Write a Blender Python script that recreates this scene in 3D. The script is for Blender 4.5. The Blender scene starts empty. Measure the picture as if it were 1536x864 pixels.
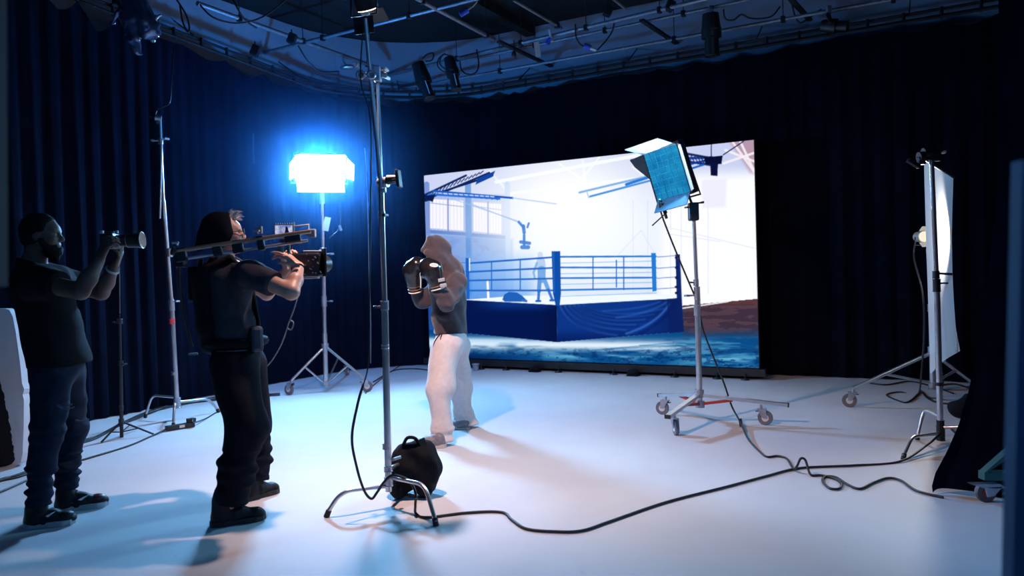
import bpy, bmesh, math, random
import numpy as np
from mathutils import Vector, Matrix
random.seed(7)
SC = bpy.context.scene
COL = SC.collection

# ---------------------------------------------------------------- camera
F_PX = 1150.0
PITCH, ROLL = math.radians(1.2), math.radians(1.75)
CAM = np.array([0.0, 0.0, 1.4])
fw = np.array([0, math.cos(PITCH), -math.sin(PITCH)])
_r0 = np.array([1.0, 0, 0]); _u0 = np.cross(_r0, fw)
rt = _r0 * math.cos(ROLL) - _u0 * math.sin(ROLL)
up = np.cross(rt, fw)
cd = bpy.data.cameras.new('camera'); cam = bpy.data.objects.new('camera', cd); COL.objects.link(cam)
cd.sensor_width = 36.0; cd.lens = 36.0 * F_PX / 1536.0
cd.clip_start = 0.05; cd.clip_end = 100
cd.dof.use_dof = True; cd.dof.focus_distance = 6.0; cd.dof.aperture_fstop = 2.0
M3 = Matrix(((rt[0], up[0], -fw[0]), (rt[1], up[1], -fw[1]), (rt[2], up[2], -fw[2])))
cam.matrix_world = Matrix.Translation(CAM) @ M3.to_4x4()
SC.camera = cam

# ---------------------------------------------------------------- world, exposure
w = bpy.data.worlds.new('studio_world'); SC.world = w; w.use_nodes = True
w.node_tree.nodes['Background'].inputs[0].default_value = (0.10, 0.25, 0.75, 1)
w.node_tree.nodes['Background'].inputs[1].default_value = 0.002
SC.view_settings.view_transform = 'Standard'; SC.view_settings.look = 'None'
SC.view_settings.exposure = 0.0; SC.view_settings.gamma = 1.0
SC.view_settings.use_curve_mapping = False
SC.cycles.use_denoising = True
SC.cycles.max_bounces = 6; SC.cycles.diffuse_bounces = 3; SC.cycles.transmission_bounces = 6
SC.cycles.sample_clamp_indirect = 6.0
SC.cycles.caustics_reflective = False; SC.cycles.caustics_refractive = False

def _ray(x, y): return fw + rt * ((x - 768) / F_PX) + up * ((432 - y) / F_PX)
def at(x, y, Y):                       # point of the room at depth Y seen at a photo position
    d = _ray(x, y); return CAM + d * (Y / d[1])
def hz(x, y, Z=0.0):                   # point of the room at height Z
    d = _ray(x, y); return CAM + d * ((Z - 1.4) / d[2])
V = lambda *a: np.array(a, float)
def nrm(v): v = np.asarray(v, float); return v / np.linalg.norm(v)

# light levels of the lamps the room has
KEY = 720.0            # blue LED panel by the corner (radiance of its face)
KEY_COL = (0.215, 0.53, 1.0)
TOP_W = 370.0          # warm spot on the boom (W)
TOP_COL = (1.0, 0.64, 0.54)
PANEL_W = 40.0         # teal LED panel on the roller stand
SHEET_W = 210.0        # white fresnel behind the diffusion sheet
SCREEN_E = 1.04
HAZE = 0.095

# unseen lights put in: dim wash on the grid, blue fill on the floor
def area(name, loc, tgt, sx, sy, W, col, parent=None, spread=180):
    l = bpy.data.lights.new(name, 'AREA'); l.shape = 'RECTANGLE'; l.size = sx; l.size_y = sy
    l.energy = W; l.color = col; l.spread = math.radians(spread)
    o = bpy.data.objects.new(name, l); COL.objects.link(o); o.location = loc
    d = Vector(tgt) - Vector(loc); o.rotation_euler = d.to_track_quat('-Z', 'Y').to_euler()
    if parent: 
        bpy.context.view_layer.update(); mw = o.matrix_basis.copy(); o.parent = parent; o.matrix_parent_inverse = Matrix.Translation(-wloc(parent)); o.matrix_basis = mw
    return o
area('unseen_wash_light', (-2.5, -1.5, 3.6), (-1.0, 8, 3.5), 2.0, 1.5, 16, (0.12, 0.35, 1.0))
area('unseen_fill_light', (3.4, 0.2, 4.3), (2.4, 4.6, 0), 1.5, 1.0, 190, (0.10, 0.42, 1.0), None, 120)
# ---------------------------------------------------------------- helpers
def wloc(o):
    v = Vector((0, 0, 0))
    while o: v += o.location; o = o.parent
    return v

def mat(name, col, rough=0.6, metal=0.0, var=0.15, scale=12.0, bump=0.0, bscale=60.0, coat=0.0, spec=0.5, sheen=0.0):
    m = bpy.data.materials.new(name); m.use_nodes = True
    nt = m.node_tree; b = nt.nodes['Principled BSDF']
    tc = nt.nodes.new('ShaderNodeTexCoord')
    nz = nt.nodes.new('ShaderNodeTexNoise'); nz.inputs['Scale'].default_value = scale; nz.inputs['Detail'].default_value = 4
    nt.links.new(tc.outputs['Object'], nz.inputs['Vector'])
    rp = nt.nodes.new('ShaderNodeValToRGB')
    c0 = [max(0, c * (1 - var)) for c in col]; c1 = [min(1, c * (1 + var)) for c in col]
    rp.color_ramp.elements[0].color = (*c0, 1); rp.color_ramp.elements[1].color = (*c1, 1)
    rp.color_ramp.elements[0].position = 0.3; rp.color_ramp.elements[1].position = 0.7
    nt.links.new(nz.outputs['Fac'], rp.inputs['Fac']); nt.links.new(rp.outputs['Color'], b.inputs['Base Color'])
    b.inputs['Roughness'].default_value = rough; b.inputs['Metallic'].default_value = metal
    b.inputs['Specular IOR Level'].default_value = spec
    if coat: b.inputs['Coat Weight'].default_value = coat
    if sheen: b.inputs['Sheen Weight'].default_value = sheen
    if bump:
        n2 = nt.nodes.new('ShaderNodeTexNoise'); n2.inputs['Scale'].default_value = bscale; n2.inputs['Detail'].default_value = 3
        nt.links.new(tc.outputs['Object'], n2.inputs['Vector'])
        bp = nt.nodes.new('ShaderNodeBump'); bp.inputs['Strength'].default_value = bump; bp.inputs['Distance'].default_value = 0.01
        nt.links.new(n2.outputs['Fac'], bp.inputs['Height']); nt.links.new(bp.outputs['Normal'], b.inputs['Normal'])
    return m

def emit(name, col, s):
    m = bpy.data.materials.new(name); m.use_nodes = True; nt = m.node_tree
    nt.nodes.remove(nt.nodes['Principled BSDF'])
    e = nt.nodes.new('ShaderNodeEmission'); e.inputs[0].default_value = (*col, 1); e.inputs[1].default_value = s
    nt.links.new(e.outputs[0], nt.nodes['Material Output'].inputs[0])
    return m

MT = dict(
    chrome=mat('chrome_steel', (0.62, 0.64, 0.68), 0.28, 0.9, 0.08),
    steel=mat('brushed_steel', (0.45, 0.47, 0.52), 0.38, 0.85, 0.1),
    darkmetal=mat('dark_metal', (0.016, 0.018, 0.026), 0.45, 0.3, 0.2),
    blackplastic=mat('black_plastic', (0.012, 0.012, 0.014), 0.4, 0, 0.2),
    rubber=mat('black_rubber', (0.015, 0.015, 0.017), 0.65, 0, 0.2),
    cable=mat('cable_rubber', (0.012, 0.013, 0.016), 0.5, 0, 0.2),
    curtain=mat('black_velvet', (0.003, 0.0055, 0.016), 0.95, 0, 0.25, 3, 0.3, 90, spec=0.05),
    curtain_shaded=mat('shaded_velvet', (0.0016, 0.003, 0.0085), 0.95, 0, 0.25, 3, 0.3, 90, spec=0.05),  # curtain velvet again, darkened to put the shade into its colour
    pipe=mat('scaffold_tube', (0.24, 0.26, 0.30), 0.5, 0.6, 0.2, 20),
    darkpipe=mat('painted_rail', (0.012, 0.013, 0.018), 0.8, 0.0, 0.2),
    white=mat('white_plastic', (0.75, 0.75, 0.75), 0.5, 0, 0.05),
    paper=mat('white_paper', (0.7, 0.7, 0.72), 0.8, 0, 0.05),
    grey=mat('grey_plastic', (0.25, 0.26, 0.28), 0.5, 0, 0.1),
    wheel=mat('grey_tyre', (0.16, 0.16, 0.18), 0.6, 0, 0.15),
    red=mat('red_paint', (0.42, 0.035, 0.025), 0.45, 0, 0.15),
    redtape=mat('red_tape', (0.75, 0.06, 0.08), 0.6, 0, 0.1),
    blueplug=mat('blue_plug', (0.03, 0.08, 0.55), 0.45, 0, 0.1),
    green=mat('green_paint', (0.02, 0.09, 0.085), 0.5, 0, 0.15),
    nylon=mat('black_nylon', (0.004, 0.005, 0.009), 0.85, 0, 0.3, 30, 0.4, 160, spec=0.2),
)

class MB:
    """collects shapes in world coordinates and links them as ONE mesh object"""
    def __init__(s): s.v = []; s.f = []; s.smooth = []
    def add(s, v, f, smooth=False):
        o = len(s.v); s.v += [tuple(map(float, p)) for p in v]
        s.f += [tuple(i + o for i in q) for q in f]; s.smooth += [smooth] * len(f); return s
    def box(s, c, size, X=(1, 0, 0), Z=(0, 0, 1), bev=0.0):
        X = nrm(X); Z = np.asarray(Z, float); Z = nrm(Z - X * (Z @ X)); Y = np.cross(Z, X); c = np.asarray(c, float)
        h = np.asarray(size, float) / 2
        if bev <= 0:
            v = [c + X * h[0] * i + Y * h[1] * j + Z * h[2] * k for i in (-1, 1) for j in (-1, 1) for k in (-1, 1)]
            return s.add(v, [(0, 1, 3, 2), (4, 6, 7, 5), (0, 4, 5, 1), (2, 3, 7, 6), (0, 2, 6, 4), (1, 5, 7, 3)])
        bm = bmesh.new(); bmesh.ops.create_cube(bm, size=1)
        for q in bm.verts: q.co = Vector((q.co.x * size[0], q.co.y * size[1], q.co.z * size[2]))
        bmesh.ops.bevel(bm, geom=bm.edges[:], offset=bev, segments=2, profile=0.5, affect='EDGES')
        bm.verts.index_update()
        v = [c + X * q.co.x + Y * q.co.y + Z * q.co.z for q in bm.verts]; f = [[q.index for q in p.verts] for p in bm.faces]
        bm.free(); return s.add(v, f, False)
    def frame(s, d):
        d = nrm(d); a = V(0, 0, 1) if abs(d[2]) < 0.9 else V(1, 0, 0); x = nrm(np.cross(a, d)); return x, np.cross(d, x)
    def cyl(s, a, b, r, r2=None, n=12, cap=True):
        a = np.asarray(a, float); b = np.asarray(b, float); r2 = r if r2 is None else r2
        x, y = s.frame(b - a); v = []; f = []
        for p, q in ((a, r), (b, r2)):
            for i in range(n):
                t = 2 * math.pi * i / n; v.append(p + (x * math.cos(t) + y * math.sin(t)) * q)
        for i in range(n): f.append((i, (i + 1) % n, n + (i + 1) % n, n + i))
        s.add(v, f, n > 6)
        if cap: s.add(v[:n], [tuple(range(n))[::-1]]); s.add(v[n:], [tuple(range(n))])
        return s
    def tube(s, pts, r, n=8, smooth=0, cap=True):
        P = [np.asarray(p, float) for p in pts]
        if smooth: P = spline(P, smooth)
        x = None; v = []; f = []; m = len(P)
        for i, p in enumerate(P):
            d = P[min(i + 1, m - 1)] - P[max(i - 1, 0)]
            if np.linalg.norm(d) < 1e-9: d = V(0, 0, 1)
            d = nrm(d)
            if x is None: x, y = s.frame(d)
            else: x = nrm(x - d * (x @ d)); y = np.cross(d, x)
            rr = r[min(i, len(r) - 1)] if isinstance(r, (list, tuple)) else r
            for k in range(n):
                t = 2 * math.pi * k / n; v.append(p + (x * math.cos(t) + y * math.sin(t)) * rr)
        for i in range(m - 1):
            for k in range(n): f.append((i * n + k, i * n + (k + 1) % n, (i + 1) * n + (k + 1) % n, (i + 1) * n + k))
        s.add(v, f, True)
        if cap: s.add(v[:n], [tuple(range(n))[::-1]]); s.add(v[-n:], [tuple(range(n))])
        return s
    def ell(s, c, rad, X=(1, 0, 0), Z=(0, 0, 1), nu=14, nv=9):
        X = nrm(X); Z = np.asarray(Z, float); Z = nrm(Z - X * (Z @ X)); Y = np.cross(Z, X); c = np.asarray(c, float)
        if np.isscalar(rad): rad = (rad,) * 3
        v = []; f = []
        for j in range(nv + 1):
            ph = math.pi * j / nv
            for i in range(nu):
                t = 2 * math.pi * i / nu
                v.append(c + X * rad[0] * math.sin(ph) * math.cos(t) + Y * rad[1] * math.sin(ph) * math.sin(t) + Z * rad[2] * math.cos(ph))
        for j in range(nv):
            for i in range(nu): f.append((j * nu + i, (j + 1) * nu + i, (j + 1) * nu + (i + 1) % nu, j * nu + (i + 1) % nu))
        return s.add(v, f, True)
    def torus(s, c, axis, R, r, nu=18, nv=8, a0=0, a1=2 * math.pi):
        x, y = s.frame(axis); c = np.asarray(c, float); full = abs(a1 - a0 - 2 * math.pi) < 1e-6
        P = [c + (x * math.cos(a0 + (a1 - a0) * i / nu) + y * math.sin(a0 + (a1 - a0) * i / nu)) * R for i in range(nu + 1)]
        return s.tube(P, r, nv, cap=not full)
    def prism(s, poly, d):
        poly = [np.asarray(p, float) for p in poly]; d = np.asarray(d, float); n = len(poly)
        v = poly + [p + d for p in poly]
        f = [tuple(range(n))[::-1], tuple(range(n, 2 * n))] + [(i, (i + 1) % n, n + (i + 1) % n, n + i) for i in range(n)]
        return s.add(v, f)
    def grid(s, P, smooth=True, closed=False):
        P = np.asarray(P, float); a, b = P.shape[:2]; v = P.reshape(-1, 3); f = []
        for i in range(a - 1):
            for j in range(b - 1 + (1 if closed else 0)):
                j2 = (j + 1) % b; f.append((i * b + j, i * b + j2, (i + 1) * b + j2, (i + 1) * b + j))
        return s.add(v, f, smooth)
    def build(s, name, m, parent=None, loc=None):
        A = np.array(s.v)
        if parent is not None: o0 = np.array(wloc(parent)); l = V(0, 0, 0)
        else:
            l = np.array(loc, float) if loc is not None else V((A[:, 0].min() + A[:, 0].max()) / 2, (A[:, 1].min() + A[:, 1].max()) / 2, A[:, 2].min()); o0 = l
        me = bpy.data.meshes.new(name); me.from_pydata((A - o0).tolist(), [], s.f); me.validate()
        if len(me.polygons) == len(s.smooth): me.polygons.foreach_set('use_smooth', s.smooth)
        me.materials.append(m if not isinstance(m, str) else MT[m])
        bm = bmesh.new(); bm.from_mesh(me); bmesh.ops.recalc_face_normals(bm, faces=bm.faces[:]); bm.to_mesh(me); bm.free()
        o = bpy.data.objects.new(name, me); COL.objects.link(o); o.location = l
        if parent is not None: o.parent = parent
        return o

def spline(P, k=6):
    P = [np.asarray(p, float) for p in P]; out = []
    for i in range(len(P) - 1):
        p0 = P[max(i - 1, 0)]; p1 = P[i]; p2 = P[i + 1]; p3 = P[min(i + 2, len(P) - 1)]
        for j in range(k):
            t = j / k
            out.append(0.5 * (2 * p1 + (p2 - p0) * t + (2 * p0 - 5 * p1 + 4 * p2 - p3) * t * t + (3 * p1 - p0 - 3 * p2 + p3) * t ** 3))
    out.append(P[-1]); return out

def tag(o, label=None, cat=None, group=None, kind=None):
    if label: o['label'] = label
    if cat: o['category'] = cat
    if group: o['group'] = group
    if kind: o['kind'] = kind
    return o
def thing(name, loc, label, cat, group=None):
    o = bpy.data.objects.new(name, None); COL.objects.link(o); o.location = [float(c) for c in loc]; o.empty_display_size = 0.1
    return tag(o, label, cat, group)

# ---- implicit surfaces: bodies, clothing and soft things grown as one continuous skin
class Field:
    def __init__(s, lo, hi, h):
        s.lo = np.asarray(lo, float); s.h = h; n = np.ceil((np.asarray(hi) - s.lo) / h).astype(int) + 1
        s.ax = [s.lo[i] + h * np.arange(n[i]) for i in range(3)]; s.a = np.full(tuple(n), 0.5, np.float32)
    def sub(s, lo, hi):
        sl = []
        for i in range(3):
            a = int(max(0, math.floor((lo[i] - s.lo[i]) / s.h))); b = int(min(len(s.ax[i]), math.ceil((hi[i] - s.lo[i]) / s.h) + 1))
            if b <= a: return None, None
            sl.append(slice(a, b))
        X = s.ax[0][sl[0]][:, None, None]; Y = s.ax[1][sl[1]][None, :, None]; Z = s.ax[2][sl[2]][None, None, :]
        return tuple(sl), (X, Y, Z)
    def _mix(s, sl, d, k, op):
        a = s.a[sl]
        if op == 'add':
            if k > 0: h = np.clip(0.5 + 0.5 * (a - d) / k, 0, 1); r = a * (1 - h) + d * h - k * h * (1 - h)
            else: r = np.minimum(a, d)
        else:
            d = -d
            if k > 0: h = np.clip(0.5 - 0.5 * (a - d) / k, 0, 1); r = a * (1 - h) + d * h + k * h * (1 - h)
            else: r = np.maximum(a, d)
        s.a[sl] = r.astype(np.float32)
    def cap(s, a, b, ra, rb=None, k=0.02, side=None, wide=1.0, op='add'):
        a = np.asarray(a, float); b = np.asarray(b, float); rb = ra if rb is None else rb
        m = max(ra, rb) * max(1, wide) + k + 3 * s.h
        sl, g = s.sub(np.minimum(a, b) - m, np.maximum(a, b) + m)
        if sl is None: return s
        ab = b - a; L2 = max(ab @ ab, 1e-9)
        p = [g[i] - a[i] for i in range(3)]
        t = np.clip((p[0] * ab[0] + p[1] * ab[1] + p[2] * ab[2]) / L2, 0, 1)
        q = [p[i] - ab[i] * t for i in range(3)]
        if side is not None:
            sd = nrm(side); c = (q[0] * sd[0] + q[1] * sd[1] + q[2] * sd[2]) * (1 - 1 / wide)
            q = [q[i] - sd[i] * c for i in range(3)]
        d = np.sqrt(q[0] ** 2 + q[1] ** 2 + q[2] ** 2) - (ra + (rb - ra) * t)
        s._mix(sl, d, k, op); return s
    def ell(s, c, r, X=(1, 0, 0), Z=(0, 0, 1), k=0.02, op='add'):
        c = np.asarray(c, float); X = nrm(X); Z = np.asarray(Z, float); Z = nrm(Z - X * (Z @ X)); Y = np.cross(Z, X)
        if np.isscalar(r): r = (r,) * 3
        m = max(r) + k + 3 * s.h; sl, g = s.sub(c - m, c + m)
        if sl is None: return s
        p = [g[i] - c[i] for i in range(3)]
        L = [p[0] * A[0] + p[1] * A[1] + p[2] * A[2] for A in (X, Y, Z)]
        k0 = np.sqrt(sum((L[i] / r[i]) ** 2 for i in range(3))); k1 = np.sqrt(sum((L[i] / r[i] ** 2) ** 2 for i in range(3))) + 1e-9
        s._mix(sl, k0 * (k0 - 1) / k1, k, op); return s
    def cut(s, p, n, lo=None, hi=None):          # remove the side the normal points to
        n = nrm(n); p = np.asarray(p, float)
        lo = s.lo if lo is None else lo; hi = s.lo + s.h * np.array(s.a.shape) if hi is None else hi
        sl, g = s.sub(lo, hi)
        d = (g[0] - p[0]) * n[0] + (g[1] - p[1]) * n[1] + (g[2] - p[2]) * n[2]
        s.a[sl] = np.maximum(s.a[sl], d).astype(np.float32); return s
    def minus(s, other, off):                    # hollow: keep what is outside another field of the same grid
        s.a = np.maximum(s.a, off - other.a).astype(np.float32); return s
    def wrinkle(s, amp, fx, fy, fz, seed=0, lo=None, hi=None):
        lo = s.lo if lo is None else lo; hi = s.lo + s.h * np.array(s.a.shape) if hi is None else hi
        sl, g = s.sub(lo, hi); r = random.Random(seed); X, Y, Z = g
        ph = [r.uniform(0, 6.28) for _ in range(6)]
        wv = np.sin(X * fx + Z * fz + 1.3 * np.sin(Y * fy * 0.7 + ph[0]) + 0.9 * np.sin(Z * fz * 0.43 + ph[1])) \
            + 0.6 * np.sin(Y * fy * 1.3 - Z * fz * 1.5 + 1.1 * np.sin(X * fx * 0.8 + ph[2]) + ph[3]) \
            + 0.4 * np.sin(X * fx * 2.1 + Y * fy * 1.9 + Z * fz * 0.6 + ph[4])
        s.a[sl] = (s.a[sl] + amp * wv).astype(np.float32); return s
    def surf(s):
        a = s.a; n = a.shape; ins = a < 0
        C = [(i, j, k) for i in (0, 1) for j in (0, 1) for k in (0, 1)]
        cnt = np.zeros((n[0] - 1, n[1] - 1, n[2] - 1), np.int8)
        for i, j, k in C: cnt += ins[i:n[0] - 1 + i, j:n[1] - 1 + j, k:n[2] - 1 + k]
        mixed = (cnt > 0) & (cnt < 8); idx = np.argwhere(mixed)
        val = np.stack([a[idx[:, 0] + i, idx[:, 1] + j, idx[:, 2] + k] for i, j, k in C], 1)
        off = np.array(C, float); acc = np.zeros((len(idx), 3)); num = np.zeros(len(idx))
        for p in range(8):
            for q in range(p + 1, 8):
                if np.abs(off[p] - off[q]).sum() != 1: continue
                m = (val[:, p] < 0) != (val[:, q] < 0); t = np.where(m, val[:, p] / np.where(m, val[:, p] - val[:, q], 1), 0)
                acc += np.where(m[:, None], off[p] + t[:, None] * (off[q] - off[p]), 0); num += m
        v = s.lo + s.h * (idx + acc / np.maximum(num, 1)[:, None])
        ids = np.full(mixed.shape, -1, np.int64); ids[mixed] = np.arange(len(idx)); F = []
        for ax in range(3):
            sa = [slice(None)] * 3; sb = [slice(None)] * 3; sa[ax] = slice(0, n[ax] - 1); sb[ax] = slice(1, n[ax])
            A = ins[tuple(sa)]; B = ins[tuple(sb)]; e = np.argwhere(A != B)
            o1, o2 = [(1, 2), (2, 0), (0, 1)][ax]
            e = e[(e[:, o1] > 0) & (e[:, o2] > 0) & (e[:, o1] < n[o1] - 1) & (e[:, o2] < n[o2] - 1)]
            fl = A[e[:, 0], e[:, 1], e[:, 2]]
            def g(d1, d2):
                c = e.copy(); c[:, o1] -= d1; c[:, o2] -= d2; return ids[c[:, 0], c[:, 1], c[:, 2]]
            q = np.stack([g(1, 1), g(0, 1), g(0, 0), g(1, 0)], 1)
            q[~fl] = q[~fl][:, ::-1]; F.append(q)
        F = np.concatenate(F); F = F[(F >= 0).all(1)]
        return v, F
    def build(s, name, m, parent=None, loc=None, smooth=1, keep=None):
        v, F = s.surf()
        if smooth:                                # light Laplacian pass takes the grid steps out
            E = np.concatenate([F[:, [0, 1]], F[:, [1, 2]], F[:, [2, 3]], F[:, [3, 0]]])
            for _ in range(smooth):
                acc = np.zeros_like(v); c = np.zeros(len(v))
                np.add.at(acc, E[:, 0], v[E[:, 1]]); np.add.at(c, E[:, 0], 1); np.add.at(acc, E[:, 1], v[E[:, 0]]); np.add.at(c, E[:, 1], 1)
                v = 0.5 * v + 0.5 * acc / np.maximum(c, 1)[:, None]
        if parent is not None: o0 = np.array(wloc(parent)); l = V(0, 0, 0)
        else: l = np.array(loc, float) if loc is not None else V(v[:, 0].mean(), v[:, 1].mean(), v[:, 2].min()); o0 = l
        me = bpy.data.meshes.new(name); me.vertices.add(len(v)); me.vertices.foreach_set('co', (v - o0).ravel())
        me.loops.add(F.size); me.loops.foreach_set('vertex_index', F.ravel().astype(np.int32))
        me.polygons.add(len(F)); me.polygons.foreach_set('loop_start', np.arange(0, F.size, 4, dtype=np.int32))
        try: me.polygons.foreach_set('loop_total', np.full(len(F), 4, np.int32))
        except Exception: pass
        me.polygons.foreach_set('use_smooth', np.ones(len(F), bool)); me.update(calc_edges=True); me.validate()
        me.materials.append(m if not isinstance(m, str) else MT[m])
        o = bpy.data.objects.new(name, me); COL.objects.link(o); o.location = l
        if parent is not None: o.parent = parent
        return o
# ================================================================ the room
S2 = V(0.871, -0.491); D2 = V(0.491, 0.871)       # along the back wall, along the left wall
C0 = V(-1.236, 10.07); ARC = 1.8 * math.pi / 2
def path(u, o=0.0):                                # studio outline: left side, round corner, back side
    r = 1.8 + o
    if u < 0: p = C0 - S2 * r + D2 * u; n = -S2
    elif u < ARC:
        t = u / 1.8; n = -S2 * math.cos(t) + D2 * math.sin(t); p = C0 + n * r
    else: p = C0 + D2 * r + S2 * (u - ARC); n = D2
    return p, n
def track_z(u): return 4.12 + 0.075 * max(0.0, -u)
def px_of(p):
    q = np.asarray(p, float) - CAM; return 768 + F_PX * (q @ rt) / (q @ fw)
def u_at(px, o=0.0, z=2.0):
    a, b = -8.0, 9.0
    for _ in range(40):
        m = (a + b) / 2; p, _n = path(m, o)
        if px_of((p[0], p[1], z)) < px: a = m
        else: b = m
    return (a + b) / 2

# floor: pale painted studio floor with scuffs
def floor_mat():
    m = bpy.data.materials.new('painted_floor'); m.use_nodes = True; nt = m.node_tree; b = nt.nodes['Principled BSDF']
    tc = nt.nodes.new('ShaderNodeTexCoord'); L = nt.links.new
    def noise(sc, det, rough=0.5):
        n = nt.nodes.new('ShaderNodeTexNoise'); n.inputs['Scale'].default_value = sc; n.inputs['Detail'].default_value = det
        n.inputs['Roughness'].default_value = rough; L(tc.outputs['Object'], n.inputs['Vector']); return n
    def ramp(src, stops):
        r = nt.nodes.new('ShaderNodeValToRGB'); L(src, r.inputs['Fac'])
        for i, (p, c) in enumerate(stops):
            e = r.color_ramp.elements[i] if i < 2 else r.color_ramp.elements.new(p); e.position = p; e.color = (*c, 1)
        return r
    a = ramp(noise(0.9, 6, 0.6).outputs['Fac'], [(0.3, (0.56, 0.56, 0.58)), (0.7, (0.66, 0.66, 0.67))])
    s = ramp(noise(26, 5, 0.7).outputs['Fac'], [(0.22, (0.55, 0.55, 0.55)), (0.32, (1, 1, 1))])
    d = ramp(noise(7, 8, 0.75).outputs['Fac'], [(0.26, (0.8, 0.8, 0.82)), (0.36, (1, 1, 1))])
    mx = nt.nodes.new('ShaderNodeMix'); mx.data_type = 'RGBA'; mx.blend_type = 'MULTIPLY'; mx.inputs[0].default_value = 1
    L(a.outputs['Color'], mx.inputs[6]); L(s.outputs['Color'], mx.inputs[7])
    m2 = nt.nodes.new('ShaderNodeMix'); m2.data_type = 'RGBA'; m2.blend_type = 'MULTIPLY'; m2.inputs[0].default_value = 1
    L(mx.outputs[2], m2.inputs[6]); L(d.outputs['Color'], m2.inputs[7]); L(m2.outputs[2], b.inputs['Base Color'])
    b.inputs['Roughness'].default_value = 0.62; b.inputs['Specular IOR Level'].default_value = 0.3
    bp = nt.nodes.new('ShaderNodeBump'); bp.inputs['Strength'].default_value = 0.12; bp.inputs['Distance'].default_value = 0.004
    L(noise(40, 4).outputs['Fac'], bp.inputs['Height']); L(bp.outputs['Normal'], b.inputs['Normal'])
    return m
fm = MB(); fm.box((0.5, 5.0, -0.05), (18, 22, 0.1)); tag(fm.build('floor', floor_mat()), kind='structure')

plaster = mat('grey_blue_plaster', (0.30, 0.34, 0.42), 0.85, 0, 0.12, 1.5, 0.2, 30)
black = mat('black_paint', (0.004, 0.0045, 0.007), 0.9, 0, 0.2, 2)
WT = 5.07
def wall(name, us, m, o=0.36, th=0.1):
    b = MB(); rows = []
    for u in us:
        p, n = path(u, o); q = p + n * th
        rows.append([(p[0], p[1], 0), (p[0], p[1], WT), (q[0], q[1], WT), (q[0], q[1], 0)])
    b.grid(rows, smooth=False, closed=True); return tag(b.build(name, m), kind='structure')
wall('wall_left', np.linspace(-9, ARC / 2, 30), plaster)
wall('wall_back', np.linspace(ARC / 2, ARC + 9.5, 30), plaster)
cb = MB(); cb.box((0.5, 5.0, WT + 0.06), (18, 22, 0.1)); tag(cb.build('ceiling', black), kind='structure')
pr, _ = path(ARC + 8.6, 0.36); b = MB()
b.box((pr[0] - D2[0] * 4.5, pr[1] - D2[1] * 4.5, WT / 2), (9.2, 0.1, WT), X=(D2[0], D2[1], 0)); tag(b.build('wall_right', black), kind='structure')

# ---- curtains
def curtain(name, u0, u1, o, label, group=None, sag=0.06, hook=0.45, pleat=0.05, per=0.17, seed=1, zoff=0.0, flare=0.0, rows=14, m='curtain', zf=None):
    r = random.Random(seed); n = int((u1 - u0) / 0.022); P = []
    ph = [r.uniform(0, 6.28) for _ in range(6)]
    for j in range(rows + 1):
        t = j / rows; row = []
        for i in range(n + 1):
            u = u0 + (u1 - u0) * i / n; p, nn = path(u, o)
            fr = ((u - u0) / hook) % 1.0; sg = sag * (0.6 + 0.5 * math.sin(2.1 * u + ph[0])) * (1 - abs(2 * fr - 1) ** 1.6)
            zt = track_z(u) - 0.06 - sg + zoff + (zf(u) if zf else 0)
            z = zt * (1 - t) + 0.012 * t
            wv = math.sin(2 * math.pi * u / per + 1.5 * math.sin(1.7 * u + ph[1]) + ph[2]) + 0.55 * math.sin(2 * math.pi * u / (per * 2.7) + ph[3] + 0.5 * t) + 0.3 * math.sin(2 * math.pi * u / (per * 0.43) + ph[4] + t)
            off = pleat * wv * (0.35 + 0.65 * min(1, t * 1.6)) - flare * t ** 3
            row.append((p[0] + nn[0] * off, p[1] + nn[1] * off, z))
        P.append(row)
    b = MB(); b.grid(P); ob = b.build(name, m); tag(ob, label, 'curtain', group); return ob
uN = u_at(259, -0.18)
curtain('curtain', -7.2, uN, -0.16, 'black pleated curtain with deep scalloped top, nearest along the left side', None, 0.24, 0.42, 0.03, 0.19, 3)
uS = u_at(632, 0)
curtain('curtain', uN - 0.25, uS, 0.0, 'black curtain round the studio corner behind the glowing lamp', None, 0.10, 0.62, 0.012, 0.16, 5)
curtain('curtain', uS - 0.05, ARC + 8.0, 0.02, 'long flat black curtain hanging behind the big screen', None, 0.07, 0.55, 0.018, 0.24, 8, m='curtain_shaded')

# ---- curtain rails: two tubes with spacers, one run per side
def rail(us, label):
    t = thing('curtain_rail', (*path(us[0], 0.0)[0], track_z(us[0])), label, 'rail', 'curtain rails under the ceiling')
    for dz, do in ((0.10, 0.05), (0.0, 0.0), (0.055, 0.13)):
        b = MB(); b.tube([(*path(u, do)[0], track_z(u) + dz) for u in us], 0.017 if do < 0.1 else 0.011, 6); b.build('rail_tube', 'darkpipe', t)
    proto = None; u = us[0] + 0.1
    while u < us[-1]:
        p = V(*path(u, 0.02)[0], track_z(u) + 0.05)
        if proto is None:
            q = MB(); q.box(p, (0.03, 0.03, 0.13)); proto = q.build('rail_spacer', 'darkpipe', t); p0 = p; proto_v = p
        else:
            c = proto.copy(); COL.objects.link(c); c.location = [float(x) for x in proto.location + Vector(p - p0)]
        u += 0.38
    proto = None; u = us[0] + 0.2                   # drop rods fixing the rail to the wall
    while u < us[-1]:
        a = V(*path(u, 0.0)[0], track_z(u) + 0.1); e = V(*path(u, 0.36)[0], track_z(u) + 0.35)
        q = MB(); q.cyl(a, e, 0.008, n=6); q.build('wall_bracket', 'darkpipe', t); u += 1.7
    return t
rail(list(np.linspace(-7.2, ARC * 0.55, 60)), 'black double tube curtain rail with spacers along the left side')
rail(list(np.linspace(ARC * 0.55, ARC + 8.0, 60)), 'black double tube curtain rail with spacers above the big screen')

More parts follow.
